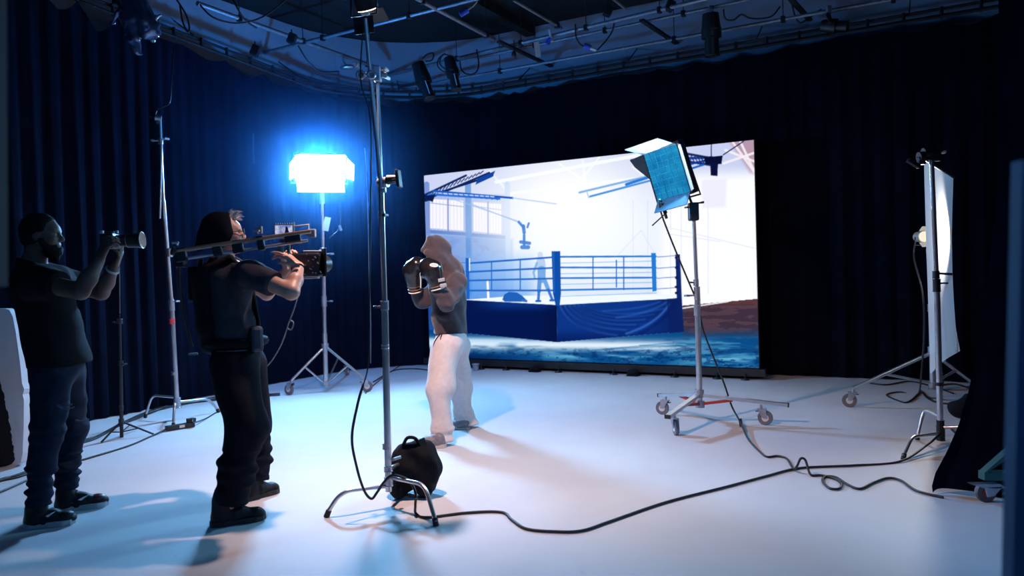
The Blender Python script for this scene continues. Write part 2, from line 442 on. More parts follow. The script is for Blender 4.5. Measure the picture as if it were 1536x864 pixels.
# ================================================================ LED wall
E_ = 0.0
SL, SR = V(-1.285, 11.70), V(2.975, 9.30); SZ0, SZ1 = 0.14, 2.905
sd = (SR - SL) / np.linalg.norm(SR - SL); SN = V(sd[1], -sd[0]); SN = SN if SN[1] < 0 else -SN   # towards the camera
scr = thing('led_screen', (*(SL + SR) / 2, 0), 'giant bright video wall showing an empty boxing ring in a hazy hall', 'screen')
# picture coordinates: the four corners of the panel and the positions of what it shows
QUAD = [(637, 262), (1130, 210), (1138, 552), (645, 535)]
def homog(dst):
    src = [(0, 1), (1, 1), (1, 0), (0, 0)]; A = []; B = []
    for (u, v), (x, y) in zip(src, dst):
        A.append([u, v, 1, 0, 0, 0, -x * u, -x * v]); B.append(x); A.append([0, 0, 0, u, v, 1, -y * u, -y * v]); B.append(y)
    h = np.linalg.solve(np.array(A, float), np.array(B, float)); return np.append(h, 1).reshape(3, 3)
NU, NV = 660, 380
uu, vv = np.meshgrid(np.linspace(0, 1, NU), np.linspace(0, 1, NV))
H_ = homog(QUAD); den = H_[2, 0] * uu + H_[2, 1] * vv + 1
PX = (H_[0, 0] * uu + H_[0, 1] * vv + H_[0, 2]) / den; PY = (H_[1, 0] * uu + H_[1, 1] * vv + H_[1, 2]) / den
IMG = np.zeros((NV, NU, 3))
def ss(a, b, x): t = np.clip((x - a) / (b - a), 0, 1); return t * t * (3 - 2 * t)
def vnoise(x, y, seed):
    r = np.random.RandomState(seed); G = r.rand(64, 64); xi = np.floor(x).astype(int); yi = np.floor(y).astype(int); fx = x - xi; fy = y - yi
    fx = fx * fx * (3 - 2 * fx); fy = fy * fy * (3 - 2 * fy); g = lambda a, b: G[a % 64, b % 64]
    return (g(xi, yi) * (1 - fx) + g(xi + 1, yi) * fx) * (1 - fy) + (g(xi, yi + 1) * (1 - fx) + g(xi + 1, yi + 1) * fx) * fy
def fbm(x, y, s): return 0.5 * vnoise(x, y, s) + 0.3 * vnoise(x * 2.1, y * 2.1, s + 1) + 0.2 * vnoise(x * 4.3, y * 4.3, s + 2)
def paint(mask, c, a=1.0):
    global IMG
    m = (mask * a)[..., None]; c = np.asarray(c, float)
    if c.ndim == 1: c = c / 255.0
    IMG = IMG * (1 - m) + c * m
def line(a, b, wd, c, al=1.0):
    ax, ay = a; bx, by = b; dx, dy = bx - ax, by - ay; t = np.clip(((PX - ax) * dx + (PY - ay) * dy) / (dx * dx + dy * dy), 0, 1)
    d = np.hypot(PX - ax - t * dx, PY - ay - t * dy); paint(1 - ss(wd / 2 - 0.4, wd / 2 + 0.5, d), c, al)
def poly(pts, c, al=1.0, soft=0):
    ins = np.zeros(PX.shape, bool); n = len(pts); dm = np.full(PX.shape, 1e9)
    for i in range(n):
        (x0, y0), (x1, y1) = pts[i], pts[(i + 1) % n]
        cond = (y0 > PY) != (y1 > PY)
        ins ^= cond & (PX < (x1 - x0) * (PY - y0) / ((y1 - y0) if y1 != y0 else 1e-9) + x0)
        dx, dy = x1 - x0, y1 - y0; t = np.clip(((PX - x0) * dx + (PY - y0) * dy) / (dx * dx + dy * dy + 1e-9), 0, 1)
        dm = np.minimum(dm, np.hypot(PX - x0 - t * dx, PY - y0 - t * dy))
    sdv = np.where(ins, -dm, dm); s = max(0.5, soft); m = 1 - ss(-s, s, sdv); paint(m, c, al)
    return m
def glow(cx, cy, rx, ry, c, al, pw=1.0): paint(np.exp(-(((PX - cx) / rx) ** 2 + ((PY - cy) / ry) ** 2) * pw), c, al)
def grad(y0, c0, y1, c1):
    t = ss(y0, y1, PY)[..., None]; return (np.array(c0) * (1 - t) + np.array(c1) * t) / 255.0
# the hall: pale roof, window wall, haze
paint(np.ones_like(PX), grad(230, (196, 204, 238), 420, (205, 220, 245)))
for a, b, wd, al in [((745, 272), (960, 232), 5, .9), ((760, 290), (1000, 262), 4, .8), ((840, 245), (905, 290), 3, .7), ((900, 235), (868, 275), 3, .7), ((950, 250), (1010, 300), 3, .6), ((735, 255), (775, 300), 3, .6), ((875, 240), (880, 280), 3, .6)]: line(a, b, wd, (245, 248, 255), al)
poly([(640, 290), (765, 290), (765, 420), (640, 420)], (150, 172, 226))
poly([(640, 350), (700, 352), (770, 358), (770, 450), (640, 450)], (92, 136, 216), 0.95, 4)
for x0, x1, ya, yb, xm in [(646, 696, 297, 345, 673), (711, 753, 302, 350, 733)]:
    poly([(x0, ya), (x1, ya + 3), (x1, yb), (x0, yb - 4)], (244, 242, 252))
    for x in np.linspace(x0 + 4, x1 - 4, 9): line((x, ya), (x, yb), 1.0, (205, 205, 238), .7)
    line((xm, ya), (xm, yb), 2, (90, 120, 200)); line((x0 - 3, yb + 1), (x1 + 5, yb + 5), 5, (52, 98, 190), .85)
    line((x0, ya + 6), (x1, ya + 12), 1.2, (90, 120, 190), .7)
for x, wd, c in [(641, 8, (100, 130, 205)), (703, 9, (58, 120, 205)), (762, 8, (140, 180, 235))]: line((x, 275), (x + 2, 440), wd, c, .9)
line((703, 360), (704, 440), 7, (30, 100, 200), .8)
paint((fbm(PX / 14, PY / 9, 3) > .56) * ss(352, 362, PY) * ss(770, 740, PX), (74, 112, 200), .45)
poly([(698, 385), (800, 380), (800, 452), (698, 452)], (70, 145, 235), .75, 14)
glow(850, 318, 100, 82, (255, 255, 255), 1, .8); glow(860, 312, 62, 48, (255, 255, 255), 1); glow(900, 350, 190, 90, (248, 252, 255), .75)
poly([(1000, 262), (1140, 258), (1140, 470), (985, 470)], (252, 252, 255), .95, 14)
poly([(1090, 205), (1140, 200), (1140, 262), (1125, 258)], (176, 140, 158), .85, 5)
for a, b in [((1088, 225), (1138, 245)), ((1098, 212), (1138, 268)), ((1085, 245), (1135, 228)), ((1108, 208), (1130, 255))]: line(a, b, 3.5, (246, 236, 244), .9)
for x in (950, 972, 1006, 1022, 1062): line((x, 300), (x, 440), 1.5, (214, 220, 246), .5)
for a, b in [((925, 385), (962, 345)), ((962, 345), (985, 385)), ((1000, 350), (1080, 362)), ((1000, 340), (1130, 372))]: line(a, b, 1.4, (220, 224, 246), .7)
poly([(1052, 270), (1090, 268), (1088, 310), (1054, 312)], (226, 226, 250), .6, 3)
# trusses, lamps in the picture
for a, b in [((636, 292), (700, 262)), ((640, 298), (735, 258)), ((652, 290), (740, 262))]: line(a, b, 3, (12, 34, 96))
for i in range(14): line((648 + i * 5.6, 291 - i * 2.4), (653 + i * 5.6, 284 - i * 2.2), 1.4, (14, 40, 110))
line((650, 285), (770, 296), 3, (24, 86, 190)); line((645, 290), (750, 297), 3, (40, 110, 215)); line((655, 288), (742, 294), 1.5, (200, 220, 250)); line((770, 296), (835, 305), 2, (170, 200, 240), .7)
for i in range(12): line((655 + i * 8, 285 + i * .8), (659 + i * 8, 291 + i * .7), 1.2, (40, 100, 200))
poly([(634, 290), (646, 292), (648, 299), (636, 302)], (8, 24, 72)); poly([(640, 292), (654, 290), (650, 302), (641, 298)], (6, 22, 70))
poly([(718, 266), (744, 255), (740, 264), (714, 276)], (16, 66, 160))
for a, b, wd, c in [((948, 240), (1068, 236), 4, (18, 60, 150)), ((1018, 228), (1072, 238), 3.5, (10, 26, 84)), ((1018, 240), (1070, 248), 3.5, (12, 34, 100)), ((1015, 250), (1062, 240), 3.5, (14, 56, 150)), ((1020, 258), (1058, 246), 3, (24, 90, 190)), ((870, 288), (980, 262), 3, (120, 172, 226)), ((886, 294), (985, 268), 3, (64, 140, 220)), ((940, 276), (978, 264), 4, (24, 110, 210)), ((880, 284), (884, 296), 1.6, (160, 200, 240))]: line(a, b, wd, c, .92)
for i in range(9): line((1022 + i * 5, 231 + i * 1), (1027 + i * 5, 241 + i * .8), 1.4, (12, 36, 108))
poly([(1056, 236), (1084, 233), (1082, 246), (1058, 247)], (8, 14, 50)); poly([(1065, 244), (1077, 244), (1076, 264), (1066, 263)], (10, 16, 58)); line((1067, 215), (1067, 234), 1.4, (20, 30, 80)); line((1085, 232), (1115, 212), 1.6, (30, 36, 80))
for a, b in [((676, 296), (776, 330)), ((706, 304), (780, 333))]: line(a, b, 1.2, (160, 190, 235), .8)
for a, b, wd in [((779, 332), (786, 340), 4), ((792, 340), (794, 334), 3), ((786, 338), (787, 348), 5), ((787, 352), (787, 366), 4), ((782, 362), (795, 364), 5), ((784, 370), (793, 370), 6)]: line(a, b, wd, (70, 132, 214), .9)
# ring floor, skirts
poly([(697, 449), (775, 443), (1016, 441), (1022, 447), (836, 457), (836, 458)], (238, 247, 255))
line((732, 422), (733, 446), 3.2, (250, 252, 255))
SKL = poly([(695, 449), (836, 457), (836, 513), (695, 499)], (4, 22, 78))
paint(SKL * ss(470, 455, PY) * ss(700, 760, PX), (10, 56, 140), .8); paint(SKL * ss(800, 836, PX), (3, 16, 62), .6)
SKR = poly([(836, 457), (1022, 447), (1026, 497), (930, 505), (836, 513)], (12, 52, 134))
paint(SKR * ss(490, 512, PY), (6, 28, 92), .8); paint(SKR * ss(960, 1000, PX), (10, 32, 96), .7)
def swag(p0, p1, p2, wd, c, al):
    dm = np.full(PX.shape, 1e9); q = [((1 - t) ** 2 * p0[0] + 2 * t * (1 - t) * p1[0] + t * t * p2[0], (1 - t) ** 2 * p0[1] + 2 * t * (1 - t) * p1[1] + t * t * p2[1]) for t in np.linspace(0, 1, 13)]
    for (ax, ay), (bx, by) in zip(q[:-1], q[1:]):
        dx, dy = bx - ax, by - ay; t = np.clip(((PX - ax) * dx + (PY - ay) * dy) / (dx * dx + dy * dy), 0, 1); dm = np.minimum(dm, np.hypot(PX - ax - t * dx, PY - ay - t * dy))
    paint(SKR * np.exp(-(dm / wd) ** 2), c, al)
for k in range(6): swag((841 + k * 7, 458), (856 + k * 12, 496 - k * 3), (925 + k * 14, 503 - k * 8), 1.8, (46, 100, 188), .6 - k * .05); swag((844 + k * 7, 460), (862 + k * 12, 499 - k * 3), (930 + k * 14, 505 - k * 8), 2.2, (7, 32, 98), .5)
swag((1004, 456), (985, 486), (940, 500), 2.0, (58, 110, 196), .7); swag((1000, 453), (975, 470), (925, 476), 1.8, (44, 96, 184), .55); swag((1012, 452), (1000, 482), (960, 500), 2.4, (7, 28, 90), .6); swag((990, 452), (960, 464), (905, 466), 1.6, (40, 92, 180), .5)
# hall floor below the ring
fl = PY - (499 + np.abs(PX - 836) * -0.09 + 14)
FM = (PY > np.where(PX < 836, 499 + (PX - 695) * 0.0993, 513 - (PX - 836) * 0.0842)) | ((PX > 1024) & (PY > 458 - (PX - 1024) * 0.09))
paint(FM * 1.0, (8, 74, 134))
brown = FM * ss(1018, 1028, PX) * ss(512, 486, PY); paint(brown, (62, 46, 62)); paint(brown * (fbm(PX / 26, PY / 5, 11) > .5), (88, 66, 78), .7); paint(brown * ss(464, 450, PY), (96, 58, 60), .9)
line((1024, 462), (1092, 452), 2, (240, 240, 250), .9)
fn = fbm(PX / 60, PY / 10, 21); tl = (PY - 498) / 50
st = FM * np.exp(-((PY - (517 + (PX - 836) * 0.012)) / 8.5) ** 2); paint(st * ss(.3, .55, fn + .15) * ss(1110, 980, PX), (236, 246, 255), .95)
st = FM * np.exp(-((PY - (511 + np.abs(PX - 700) * .02)) / 5) ** 2) * ss(850, 760, PX); paint(st, (196, 226, 246), .8)
st = FM * np.exp(-((PY - (533 + (PX - 900) * .02)) / 7) ** 2); paint(st * ss(.35, .6, fn) * ss(760, 860, PX), (120, 196, 228), .85)
rightfl = FM * ss(980, 1040, PX) * ss(502, 514, PY); paint(rightfl * ss(.4, .6, fbm(PX / 40, PY / 6, 31)), (72, 150, 190), .75); paint(rightfl * ss(.55, .72, fbm(PX / 30, PY / 4, 41)), (18, 66, 112), .7)
for k in range(5): line((860 + k * 50, 528 - k * 5), (1010 + k * 40, 514 - k * 2 + k * 5), 2.5, (20, 92, 150), .35)
paint(FM * ss(820, 690, PX) * ss(527, 536, PY), (4, 30, 78), .9); paint(FM * (fbm(PX / 9, PY / 4, 51) > .6) * ss(518, 530, PY), (4, 40, 96), .55)
poly([(640, 440), (697, 446), (697, 500), (640, 498)], (10, 62, 140), .9, 2)
# figures of the picture
pale = (136, 182, 232)
line((811, 381), (811, 384), 8, (206, 220, 242)); line((812, 392), (813, 404), 13, (176, 202, 238), .9); line((806, 394), (801, 408), 3.5, pale); line((801, 408), (803, 417), 3, pale)
line((813, 404), (813, 418), 12, (120, 170, 228)); line((810, 418), (809, 436), 6, (96, 152, 222)); line((809, 436), (808, 450), 4, (60, 120, 206)); line((817, 418), (823, 434), 6, (110, 164, 226)); line((823, 434), (829, 449), 4, (60, 120, 206)); line((805, 451), (811, 451), 3, (40, 96, 190)); line((826, 450), (831, 450), 3, (40, 96, 190))
poly([(754, 449), (757, 441), (764, 437), (776, 438), (784, 443), (790, 449), (783, 452), (758, 452)], (32, 96, 184)); line((784, 450), (790, 451), 3.5, (44, 110, 200))
# ropes and posts
rope = (36, 104, 196)
for ya, yb, y2 in [(394, 385, 384), (407, 401, 384.5 + 16.5), (420, 417, 416), (435, 435, 432)]:
    line((703, ya), (832, yb), 2.6, rope); line((842, yb - .5), (984, y2), 2.6, (40, 120, 210)); line((842, yb + 9), (985, y2 + 7), 1.2, (110, 170, 228), .6)
    line((986, y2 + 1), (1015, y2 - 1), 1.3, (96, 128, 200), .8); line((640, ya + 1), (700, ya - 1), 1.6, (60, 120, 214), .7)
for x, a, b in [(738, 392, 434), (781, 389, 434), (890, 386, 434), (936, 385, 434), (925, 390, 430)]: line((x, a), (x, b), 1.7, (36, 104, 196), .9)
poly([(699, 386), (704, 386), (705, 448), (700, 448)], (30, 96, 192)); line((705, 387), (705, 405), 1.6, (230, 240, 255))
poly([(828, 376), (841, 376), (842, 440), (840, 458), (834, 458), (830, 440)], (14, 78, 168)); poly([(829, 377), (832, 377), (833, 439), (831, 439)], (40, 110, 200), .6)
poly([(977, 379), (984, 379), (985, 436), (979, 437)], (36, 122, 210))
poly([(1013, 381), (1020, 381), (1025, 497), (1017, 499)], (16, 40, 108))
for y in (385, 400, 415, 429, 438): poly([(1012, y), (1017, y - 2), (1018, y + 3), (1013, y + 3)], (12, 30, 90))
poly([(1000, 448), (1022, 446), (1026, 497), (1004, 500)], (10, 30, 92), .7)
lin = np.where(IMG <= 0.04045, IMG / 12.92, ((np.clip(IMG, 0, 1) + 0.055) / 1.055) ** 2.4)
P3 = np.zeros((NV, NU, 3)); P3[..., 0] = SL[0] + (SR - SL)[0] * uu; P3[..., 1] = SL[1] + (SR - SL)[1] * uu; P3[..., 2] = SZ0 + (SZ1 - SZ0) * vv
P3[..., :2] += SN * 0.003
me = bpy.data.meshes.new('display'); nv = NU * NV; ii = np.arange(nv).reshape(NV, NU)
Q = np.stack([ii[:-1, :-1], ii[:-1, 1:], ii[1:, 1:], ii[1:, :-1]], -1).reshape(-1, 4)
me.vertices.add(nv); me.vertices.foreach_set('co', (P3.reshape(-1, 3) - np.array(wloc(scr))).ravel())
me.loops.add(Q.size); me.loops.foreach_set('vertex_index', Q.ravel().astype(np.int32)); me.polygons.add(len(Q)); me.polygons.foreach_set('loop_start', np.arange(0, Q.size, 4, dtype=np.int32))
me.update(calc_edges=True)
ca = me.color_attributes.new('picture', 'FLOAT_COLOR', 'POINT'); ca.data.foreach_set('color', np.concatenate([lin.reshape(-1, 3), np.ones((nv, 1))], 1).ravel())
dm_ = emit('led_display', (1, 1, 1), SCREEN_E); nt = dm_.node_tree; an = nt.nodes.new('ShaderNodeAttribute'); an.attribute_name = 'picture'
nt.links.new(an.outputs['Color'], nt.nodes['Emission'].inputs[0]); dm_.cycles.emission_sampling = 'FRONT'
me.materials.append(dm_); dsp = bpy.data.objects.new('display', me); COL.objects.link(dsp); dsp.parent = scr
def sp(u, z, out=0.0): p = SL + (SR - SL) * u + SN * out; return V(p[0], p[1], z)
X3 = V(sd[0], sd[1], 0)
b = MB(); b.box(sp(.5, (SZ0 + SZ1) / 2, -0.06), (4.90, 0.1, 2.78), X=X3); b.build('panel_housing', 'blackplastic', scr)
b = MB(); b.box(sp(.5, 0.085, 0.0), (5.05, 0.12, 0.09), X=X3); b.build('base_beam', 'blackplastic', scr)
for u in (.2, .285, .37, .455, .62, .79, .90, .97):
    f_ = MB(); p = sp(u, 0, .1); f_.cyl(p + V(0, 0, .001), p + V(0, 0, .02), .055, .045, 14); f_.cyl(p + V(0, 0, .02), p + V(0, 0, .075), .012, n=8); f_.build('levelling_foot', 'blackplastic', scr)
f_ = MB(); p = sp(.2, 0, .25); f_.cyl(p + V(0, 0, .002), p + V(0, 0, .09), .04, .05, 14); f_.torus(p + V(0, 0, .09), (0, 0, 1), .05, .008)
tag(f_.build('steel_can', 'steel'), 'small round steel pot on the floor below the ring picture', 'can')
for u0, u1 in ((.36, .41), (.66, .70)):
    f_ = MB(); p = sp((u0 + u1) / 2, 0, .15); f_.ell(p + V(0, 0, .045), (.085, .06, .045), X3); f_.box(p + V(0, 0, .01), (.15, .1, .018), X3)
    tag(f_.build('floor_weight', 'nylon'), 'black lump of a floor weight under the ' + ('middle' if u0 < .5 else 'right half') + ' of the video wall', 'weight')
# ================================================================ grip gear
def knob(p, axis, parent, m='darkmetal', r=0.016, l=0.05, name='knob'):
    b = MB(); p = np.asarray(p, float); a = nrm(axis); b.cyl(p, p + a * l * .6, r * .4, n=8)
    x, y = b.frame(a); b.box(p + a * l * .8, (r * 3.2, r * .9, l * .4), X=x, Z=a, bev=.003); return b.build(name, m, parent)
def collar(p, ax, r, h, parent, m='steel', name='collar'):
    b = MB(); p = np.asarray(p, float); a = nrm(ax); b.cyl(p - a * h / 2, p + a * h / 2, r, n=14); b.torus(p + a * h / 2, a, r * .95, r * .14, 14, 6); b.torus(p - a * h / 2, a, r * .95, r * .14, 14, 6); return b.build(name, m, parent)
def grip_head(p, ax, parent, m='steel', R=0.032, name='grip_head'):
    p = np.asarray(p, float); a = nrm(ax); b = MB(); b.cyl(p - a * .028, p + a * .028, R, n=16); b.cyl(p - a * .034, p - a * .028, R * .8, n=16); b.box(p + V(0, 0, -R * 1.1), (.03, .04, .05), bev=.006)
    o = b.build(name, m, parent); knob(p + a * .03, a, o, 'darkmetal', .014, .06, 'handle'); return o
def wheel_caster(top, parent, R=0.055, yaw=0.0, m='wheel', name='caster'):
    """swivel caster hanging from a leg end down to the floor"""
    top = np.asarray(top, float); d = V(math.cos(yaw), math.sin(yaw), 0); s_ = V(-d[1], d[0], 0); c = V(top[0], top[1], R) + d * R * .55
    b = MB(); b.cyl(c - s_ * .014, c + s_ * .014, R, n=18); b.torus(c, s_, R - .008, .012, 18, 6)
    o = b.build(name, m, parent)
    k = MB(); k.cyl(c - s_ * .018, c + s_ * .018, R * .5, n=12); k.build('wheel_hub', 'white', o)
    f = MB()
    for q in (-1, 1): f.prism([c + s_ * q * .022 - d * R * .3, c + s_ * q * .022 + d * R * .25, V(top[0], top[1], 2 * R + .012) + s_ * q * .022 + d * R * .7, V(top[0], top[1], 2 * R + .012) + s_ * q * .022 - d * R * .5], s_ * q * .004)
    f.box(V(top[0], top[1], 2 * R + .014) + d * R * .1, (R * 1.2, .05, .006), X=d); f.cyl(V(top[0], top[1], 2 * R + .014), top, .012, n=10)
    f.build('fork', 'steel', o)
    g = MB(); g.box(c - d * R * .9 + V(0, 0, R * .9), (.05, .03, .006), X=d, Z=(-.3 * d[0], -.3 * d[1], 1)); g.build('brake_lever', 'darkmetal', o)
    return o
def column(parent, pts, m='chrome'):
    for (a, b_, r) in pts: q = MB(); q.cyl(a, b_, r, n=14); q.build('column', m, parent)
def c_leg(parent, hub, knee, tip, r=.0125, m='chrome'):
    hub, knee, tip = (np.asarray(p, float) for p in (hub, knee, tip)); tip = V(tip[0], tip[1], .02)
    k1 = knee + nrm(hub - knee) * .07; k2 = knee + nrm(tip - knee) * .07
    P = [hub, k1] + [(1 - t) ** 2 * k1 + 2 * t * (1 - t) * knee + t * t * k2 for t in (.2, .4, .6, .8)] + [k2, tip]
    b = MB(); b.tube(P, r, 12); o = b.build('leg', m, parent)
    c = MB(); c.cyl(tip + nrm(knee - tip) * .025, V(tip[0], tip[1], 0.001) + nrm(tip - knee) * V(1, 1, 0) * .004, r * 1.35, n=12); c.build('foot', 'rubber', o)
    return o

# ---- stand in the middle with the boom
Yc = 4.6
t = thing('c_stand', hz(583, 752), 'tall chrome three-legged stand with a black bag on its legs, carrying a boom', 'stand')
P = lambda x, y, Y=Yc: at(x, y, Y)
column(t, [(P(583, 737), P(577, 455), .021), (P(577, 460), P(571.5, 272), .0165), (P(571.5, 278), P(566, 106), .0115)])
c_leg(t, P(581, 729), at(512, 737, 4.47), hz(490, 776)); c_leg(t, P(586, 716), at(637, 727, 4.38), hz(654, 789)); c_leg(t, P(584, 703), at(612, 690, 4.95), hz(628, 712))
for x, y, r, h in [(583, 722, .027, .05), (582.5, 703, .026, .03), (580, 669, .025, .03), (577, 458, .024, .05), (578, 520, .023, .02), (571.5, 276, .021, .04), (573, 322, .02, .03)]: collar(P(x, y), (P(566, 106) - P(583, 737)), r, h, t)
knob(P(586, 690), V(.8, -.5, .3), t, 'steel', .02, .06); knob(P(573, 460), V(-1, -.3, 0), t); knob(P(569, 323), V(1, -.3, 0), t)
grip_head(P(575, 274), V(.9, -.3, .1), t); 
b = MB(); b.cyl(P(581, 270), P(597, 268), .03, .022, 14); b.box(P(598, 268), (.02, .07, .11), X=(1, -.2, .1), bev=.008); b.build('boom_clamp', 'darkmetal', t)
b = MB(); b.tube([P(572, 283, 4.57), P(548, 28, 4.57)], .013, 10); b.build('boom_pole', 'steel', t)
for x, y in ((541, 112), (557, 112)):
    b = MB(); b.torus(P(x, y, 4.52), V(.1, -1, .05), .020, .009, 16, 8); b.cyl(P(x, y, 4.52), P(x, y, 4.6), .017, n=12); b.build('grip_ring', 'steel', t)
b = MB(); b.box(P(566, 111, 4.58), (.045, .05, .09), bev=.006); b.build('receiver_block', 'steel', t)
b = MB(); b.cyl(P(540, 112), P(580, 111), .011, n=10); b.build('cross_arm', 'steel', t)
knob(P(571, 108), V(1, -.2, .4), t, 'white', .018, .045); knob(P(573, 114), V(1, -.2, -.4), t, 'white', .018, .045); knob(P(540, 106), V(-.5, -.2, 1), t, 'white', .014, .05)  # third white knob stands in for a highlight on the grip

# ---- warm spot on the boom (its light is the studio's warm light)
L0 = P(545, -8, 4.63)
lamp = thing('boom_lamp', L0, 'dark spotlight clamped to the end of the tilted boom above the middle stand', 'lamp')
aim = nrm(V(-.3, 6.4, .2) - L0); side = nrm(np.cross(aim, V(0, 0, 1))); lup = np.cross(side, aim)
b = MB(); b.cyl(L0 - aim * .12, L0 + aim * .08, .06, .07, 18); b.cyl(L0 - aim * .16, L0 - aim * .12, .04, .058, 18); b.build('lamp_body', 'darkmetal', lamp)
b = MB(); b.cyl(L0 + aim * .081, L0 + aim * .086, .06, n=18); b.build('lens', emit('warm_lens', (1, .7, .5), 8), lamp)
b = MB(); b.tube([L0 + side * .085, L0 + side * .085 - V(0, 0, .12), L0 - side * .085 - V(0, 0, .12), L0 - side * .085], .008, 8); b.cyl(L0 + side * .085, L0 + side * .06, .012, n=8); b.cyl(L0 - side * .085, L0 - side * .06, .012, n=8); b.build('yoke', 'darkmetal', lamp)
knob(L0 - side * .085, -side, lamp, 'steel'); knob(L0 + side * .085, side, lamp, 'steel'); knob(L0 - V(0, 0, .13) + side * .03, V(-.3, -1, 0), lamp, 'white', .016)
for sgn in (1, -1):
    c = L0 + aim * .09 + lup * sgn * .075; b = MB(); b.box(c + (aim * .06 + lup * sgn * .03), (.13, .006, .10), X=side, Z=aim + lup * sgn * .5); b.build('barn_door', 'darkmetal', lamp)
sl = bpy.data.lights.new('warm_spot', 'SPOT'); sl.energy = TOP_W; sl.color = TOP_COL; sl.spot_size = math.radians(140); sl.spot_blend = .8; sl.shadow_soft_size = .03
so = bpy.data.objects.new('warm_spot', sl); COL.objects.link(so); so.parent = lamp; so.location = [float(x) for x in aim * .27]; so.rotation_euler = Vector(aim).to_track_quat('-Z', 'Y').to_euler()

def cable(name, pts, r, label, cat='cable', k=8, m='cable', group=None):
    b = MB(); b.tube(pts, r, 7, smooth=k); return tag(b.build(name, m), label, cat, group)
Fz = lambda x, y, z=.009: hz(x, y, z)
cable('power_cable', [P(546, 30), P(541, 118, 4.5), P(556, 180, 4.5), P(556, 300, 4.5), P(554, 480, 4.48), P(552, 550, 4.45), P(538, 600, 4.42), P(528, 655, 4.4), P(535, 700, 4.4), P(546, 735, 4.42), P(557, 748, 4.44), P(566, 738, 4.46), P(577, 722, 4.5), P(590, 713, 4.5), P(612, 720, 4.5), P(623, 738, 4.45), P(623, 758, 4.4), Fz(624, 770), Fz(640, 776), Fz(700, 769), Fz(752, 768), Fz(768, 780), Fz(790, 793), Fz(830, 797), Fz(872, 796), Fz(915, 782), Fz(1000, 753), Fz(1090, 730), Fz(1150, 714), Fz(1200, 702), Fz(1280, 698), Fz(1350, 692), P(1390, 668, 5.5), P(1411, 650, 5.6)], [.0042] * 45 + [.008] * 400, 'black power cable sagging off the middle stand and running across the pale floor')

# ---- black bag hanging on the legs
f = Field(hz(615, 755) + V(-.32, -.2, -.02), hz(615, 755) + V(.35, .55, .55), .008)
bc = hz(615, 754) + V(0, .15, 0)
for i in (-1, 1):
    for j in (-1, 1): f.cap(bc + V(i * .075, j * .05, .065), bc + V(i * .065 + .02, j * .035 + .02, .245), .062, .055, .05)
f.cap(bc + V(-.06, .01, .16), bc + V(.09, .02, .16), .10, .10, .05); f.cap(bc + V(-.045, .01, .285), bc + V(.09, .02, .295), .05, .05, .04)
f.wrinkle(.006, 28, 30, 26, 3); f.cut(bc + V(0, 0, .004), (0, 0, -1))
bag = f.build('backpack', 'nylon', None, bc, 1); tag(bag, 'black soft bag slumped against the middle stand legs', 'bag')
b = MB(); b.tube([bc + V(-.05, -.02, .325), bc + V(-.02, -.03, .375), bc + V(.03, -.03, .37), bc + V(.05, -.01, .32)], .011, 7, smooth=4); b.build('strap', 'nylon', bag)
b = MB(); b.box(bc + V(.075, -.02, .34), (.045, .02, .06), X=(1, .2, .4), bev=.006); b.build('buckle', 'blackplastic', bag)

# ---- key light by the corner
Yk = 9.4
t = thing('light_stand', hz(488, 580), 'chrome wheeled stand carrying the glowing panel by the studio corner', 'stand')
P = lambda x, y, Y=Yk: at(x, y, Y)
column(t, [(P(489, 580), P(487, 500), .03), (P(487, 500), P(485, 400), .024), (P(485, 402), P(483, 288), .018)])
for x, y, r, h in [(488.5, 575, .045, .05), (487.5, 519, .045, .05), (486, 452, .033, .12), (485, 380, .036, .13), (483, 295, .03, .16)]: collar(P(x, y), V(0, 0, 1), r, h, t)
knob(P(490, 381), V(1, -.3, 0), t, 'steel', .025, .08); knob(P(490, 452), V(1, -.3, 0), t, 'steel', .02, .07)
def leg3(parent, hub, end, low, R, m='chrome', r=.016, yaw=0):
    hub, end = np.asarray(hub, float), np.asarray(end, float)
    b = MB(); b.tube([hub, end], r, 10); o = b.build('leg', m, parent)
    if low is not None: q = MB(); q.tube([low, hub + (end - hub) * .6], r * .75, 8); q.build('brace', m, o)
    wheel_caster(end, parent, R, yaw); return o
lw = P(488.5, 577)
e1 = hz(436, 593) + V(0, .03, .17); e2 = hz(545, 589) + V(0, .05, .17); e3 = hz(496, 575) + V(.05, .75, .17)
for e, yw in ((e1, 2.6), (e2, .3), (e3, 1.5)): leg3(t, P(487.5, 519), e, lw, .065, yaw=yw)
b = MB(); b.box(P(490, 336, Yk - .03), (.07, .012, .17), X=(.9, .1, -.2), Z=(-.3, 0, 1)); tag(b.build('paper_tag', 'paper'), 'white paper tag tied to the stand under the glowing panel', 'tag')

kl = thing('led_light', P(482, 282), 'large blazing blue-white panel light with open flaps on the chrome wheeled stand', 'lamp')
Kc = P(481, 254, Yk - .05); kd = nrm(V(-.4, 4.6, .3) - Kc); ks = nrm(np.cross(kd, V(0, 0, 1))); ku = np.cross(ks, kd)   # faces the middle of the floor
wh = mat('white_flap', (.85, .85, .85), .6, 0, .03)
gx = emit('key_face', KEY_COL, KEY)
b = MB(); b.box(Kc, (.58, .30, .004), X=ks, Z=kd); b.build('diffuser', gx, kl)
b = MB(); b.box(Kc - kd * .07, (.62, .34, .12), X=ks, Z=kd, bev=.01); hs = b.build('housing', 'darkmetal', kl)
flap = emit('translucent_flap_glow', KEY_COL, 1.0)
fm_ = bpy.data.materials.new('blown_out_flap'); fm_.use_nodes = True; nt = fm_.node_tree; tr = nt.nodes.new('ShaderNodeBsdfTranslucent'); df = nt.nodes['Principled BSDF']; mx = nt.nodes.new('ShaderNodeMixShader')
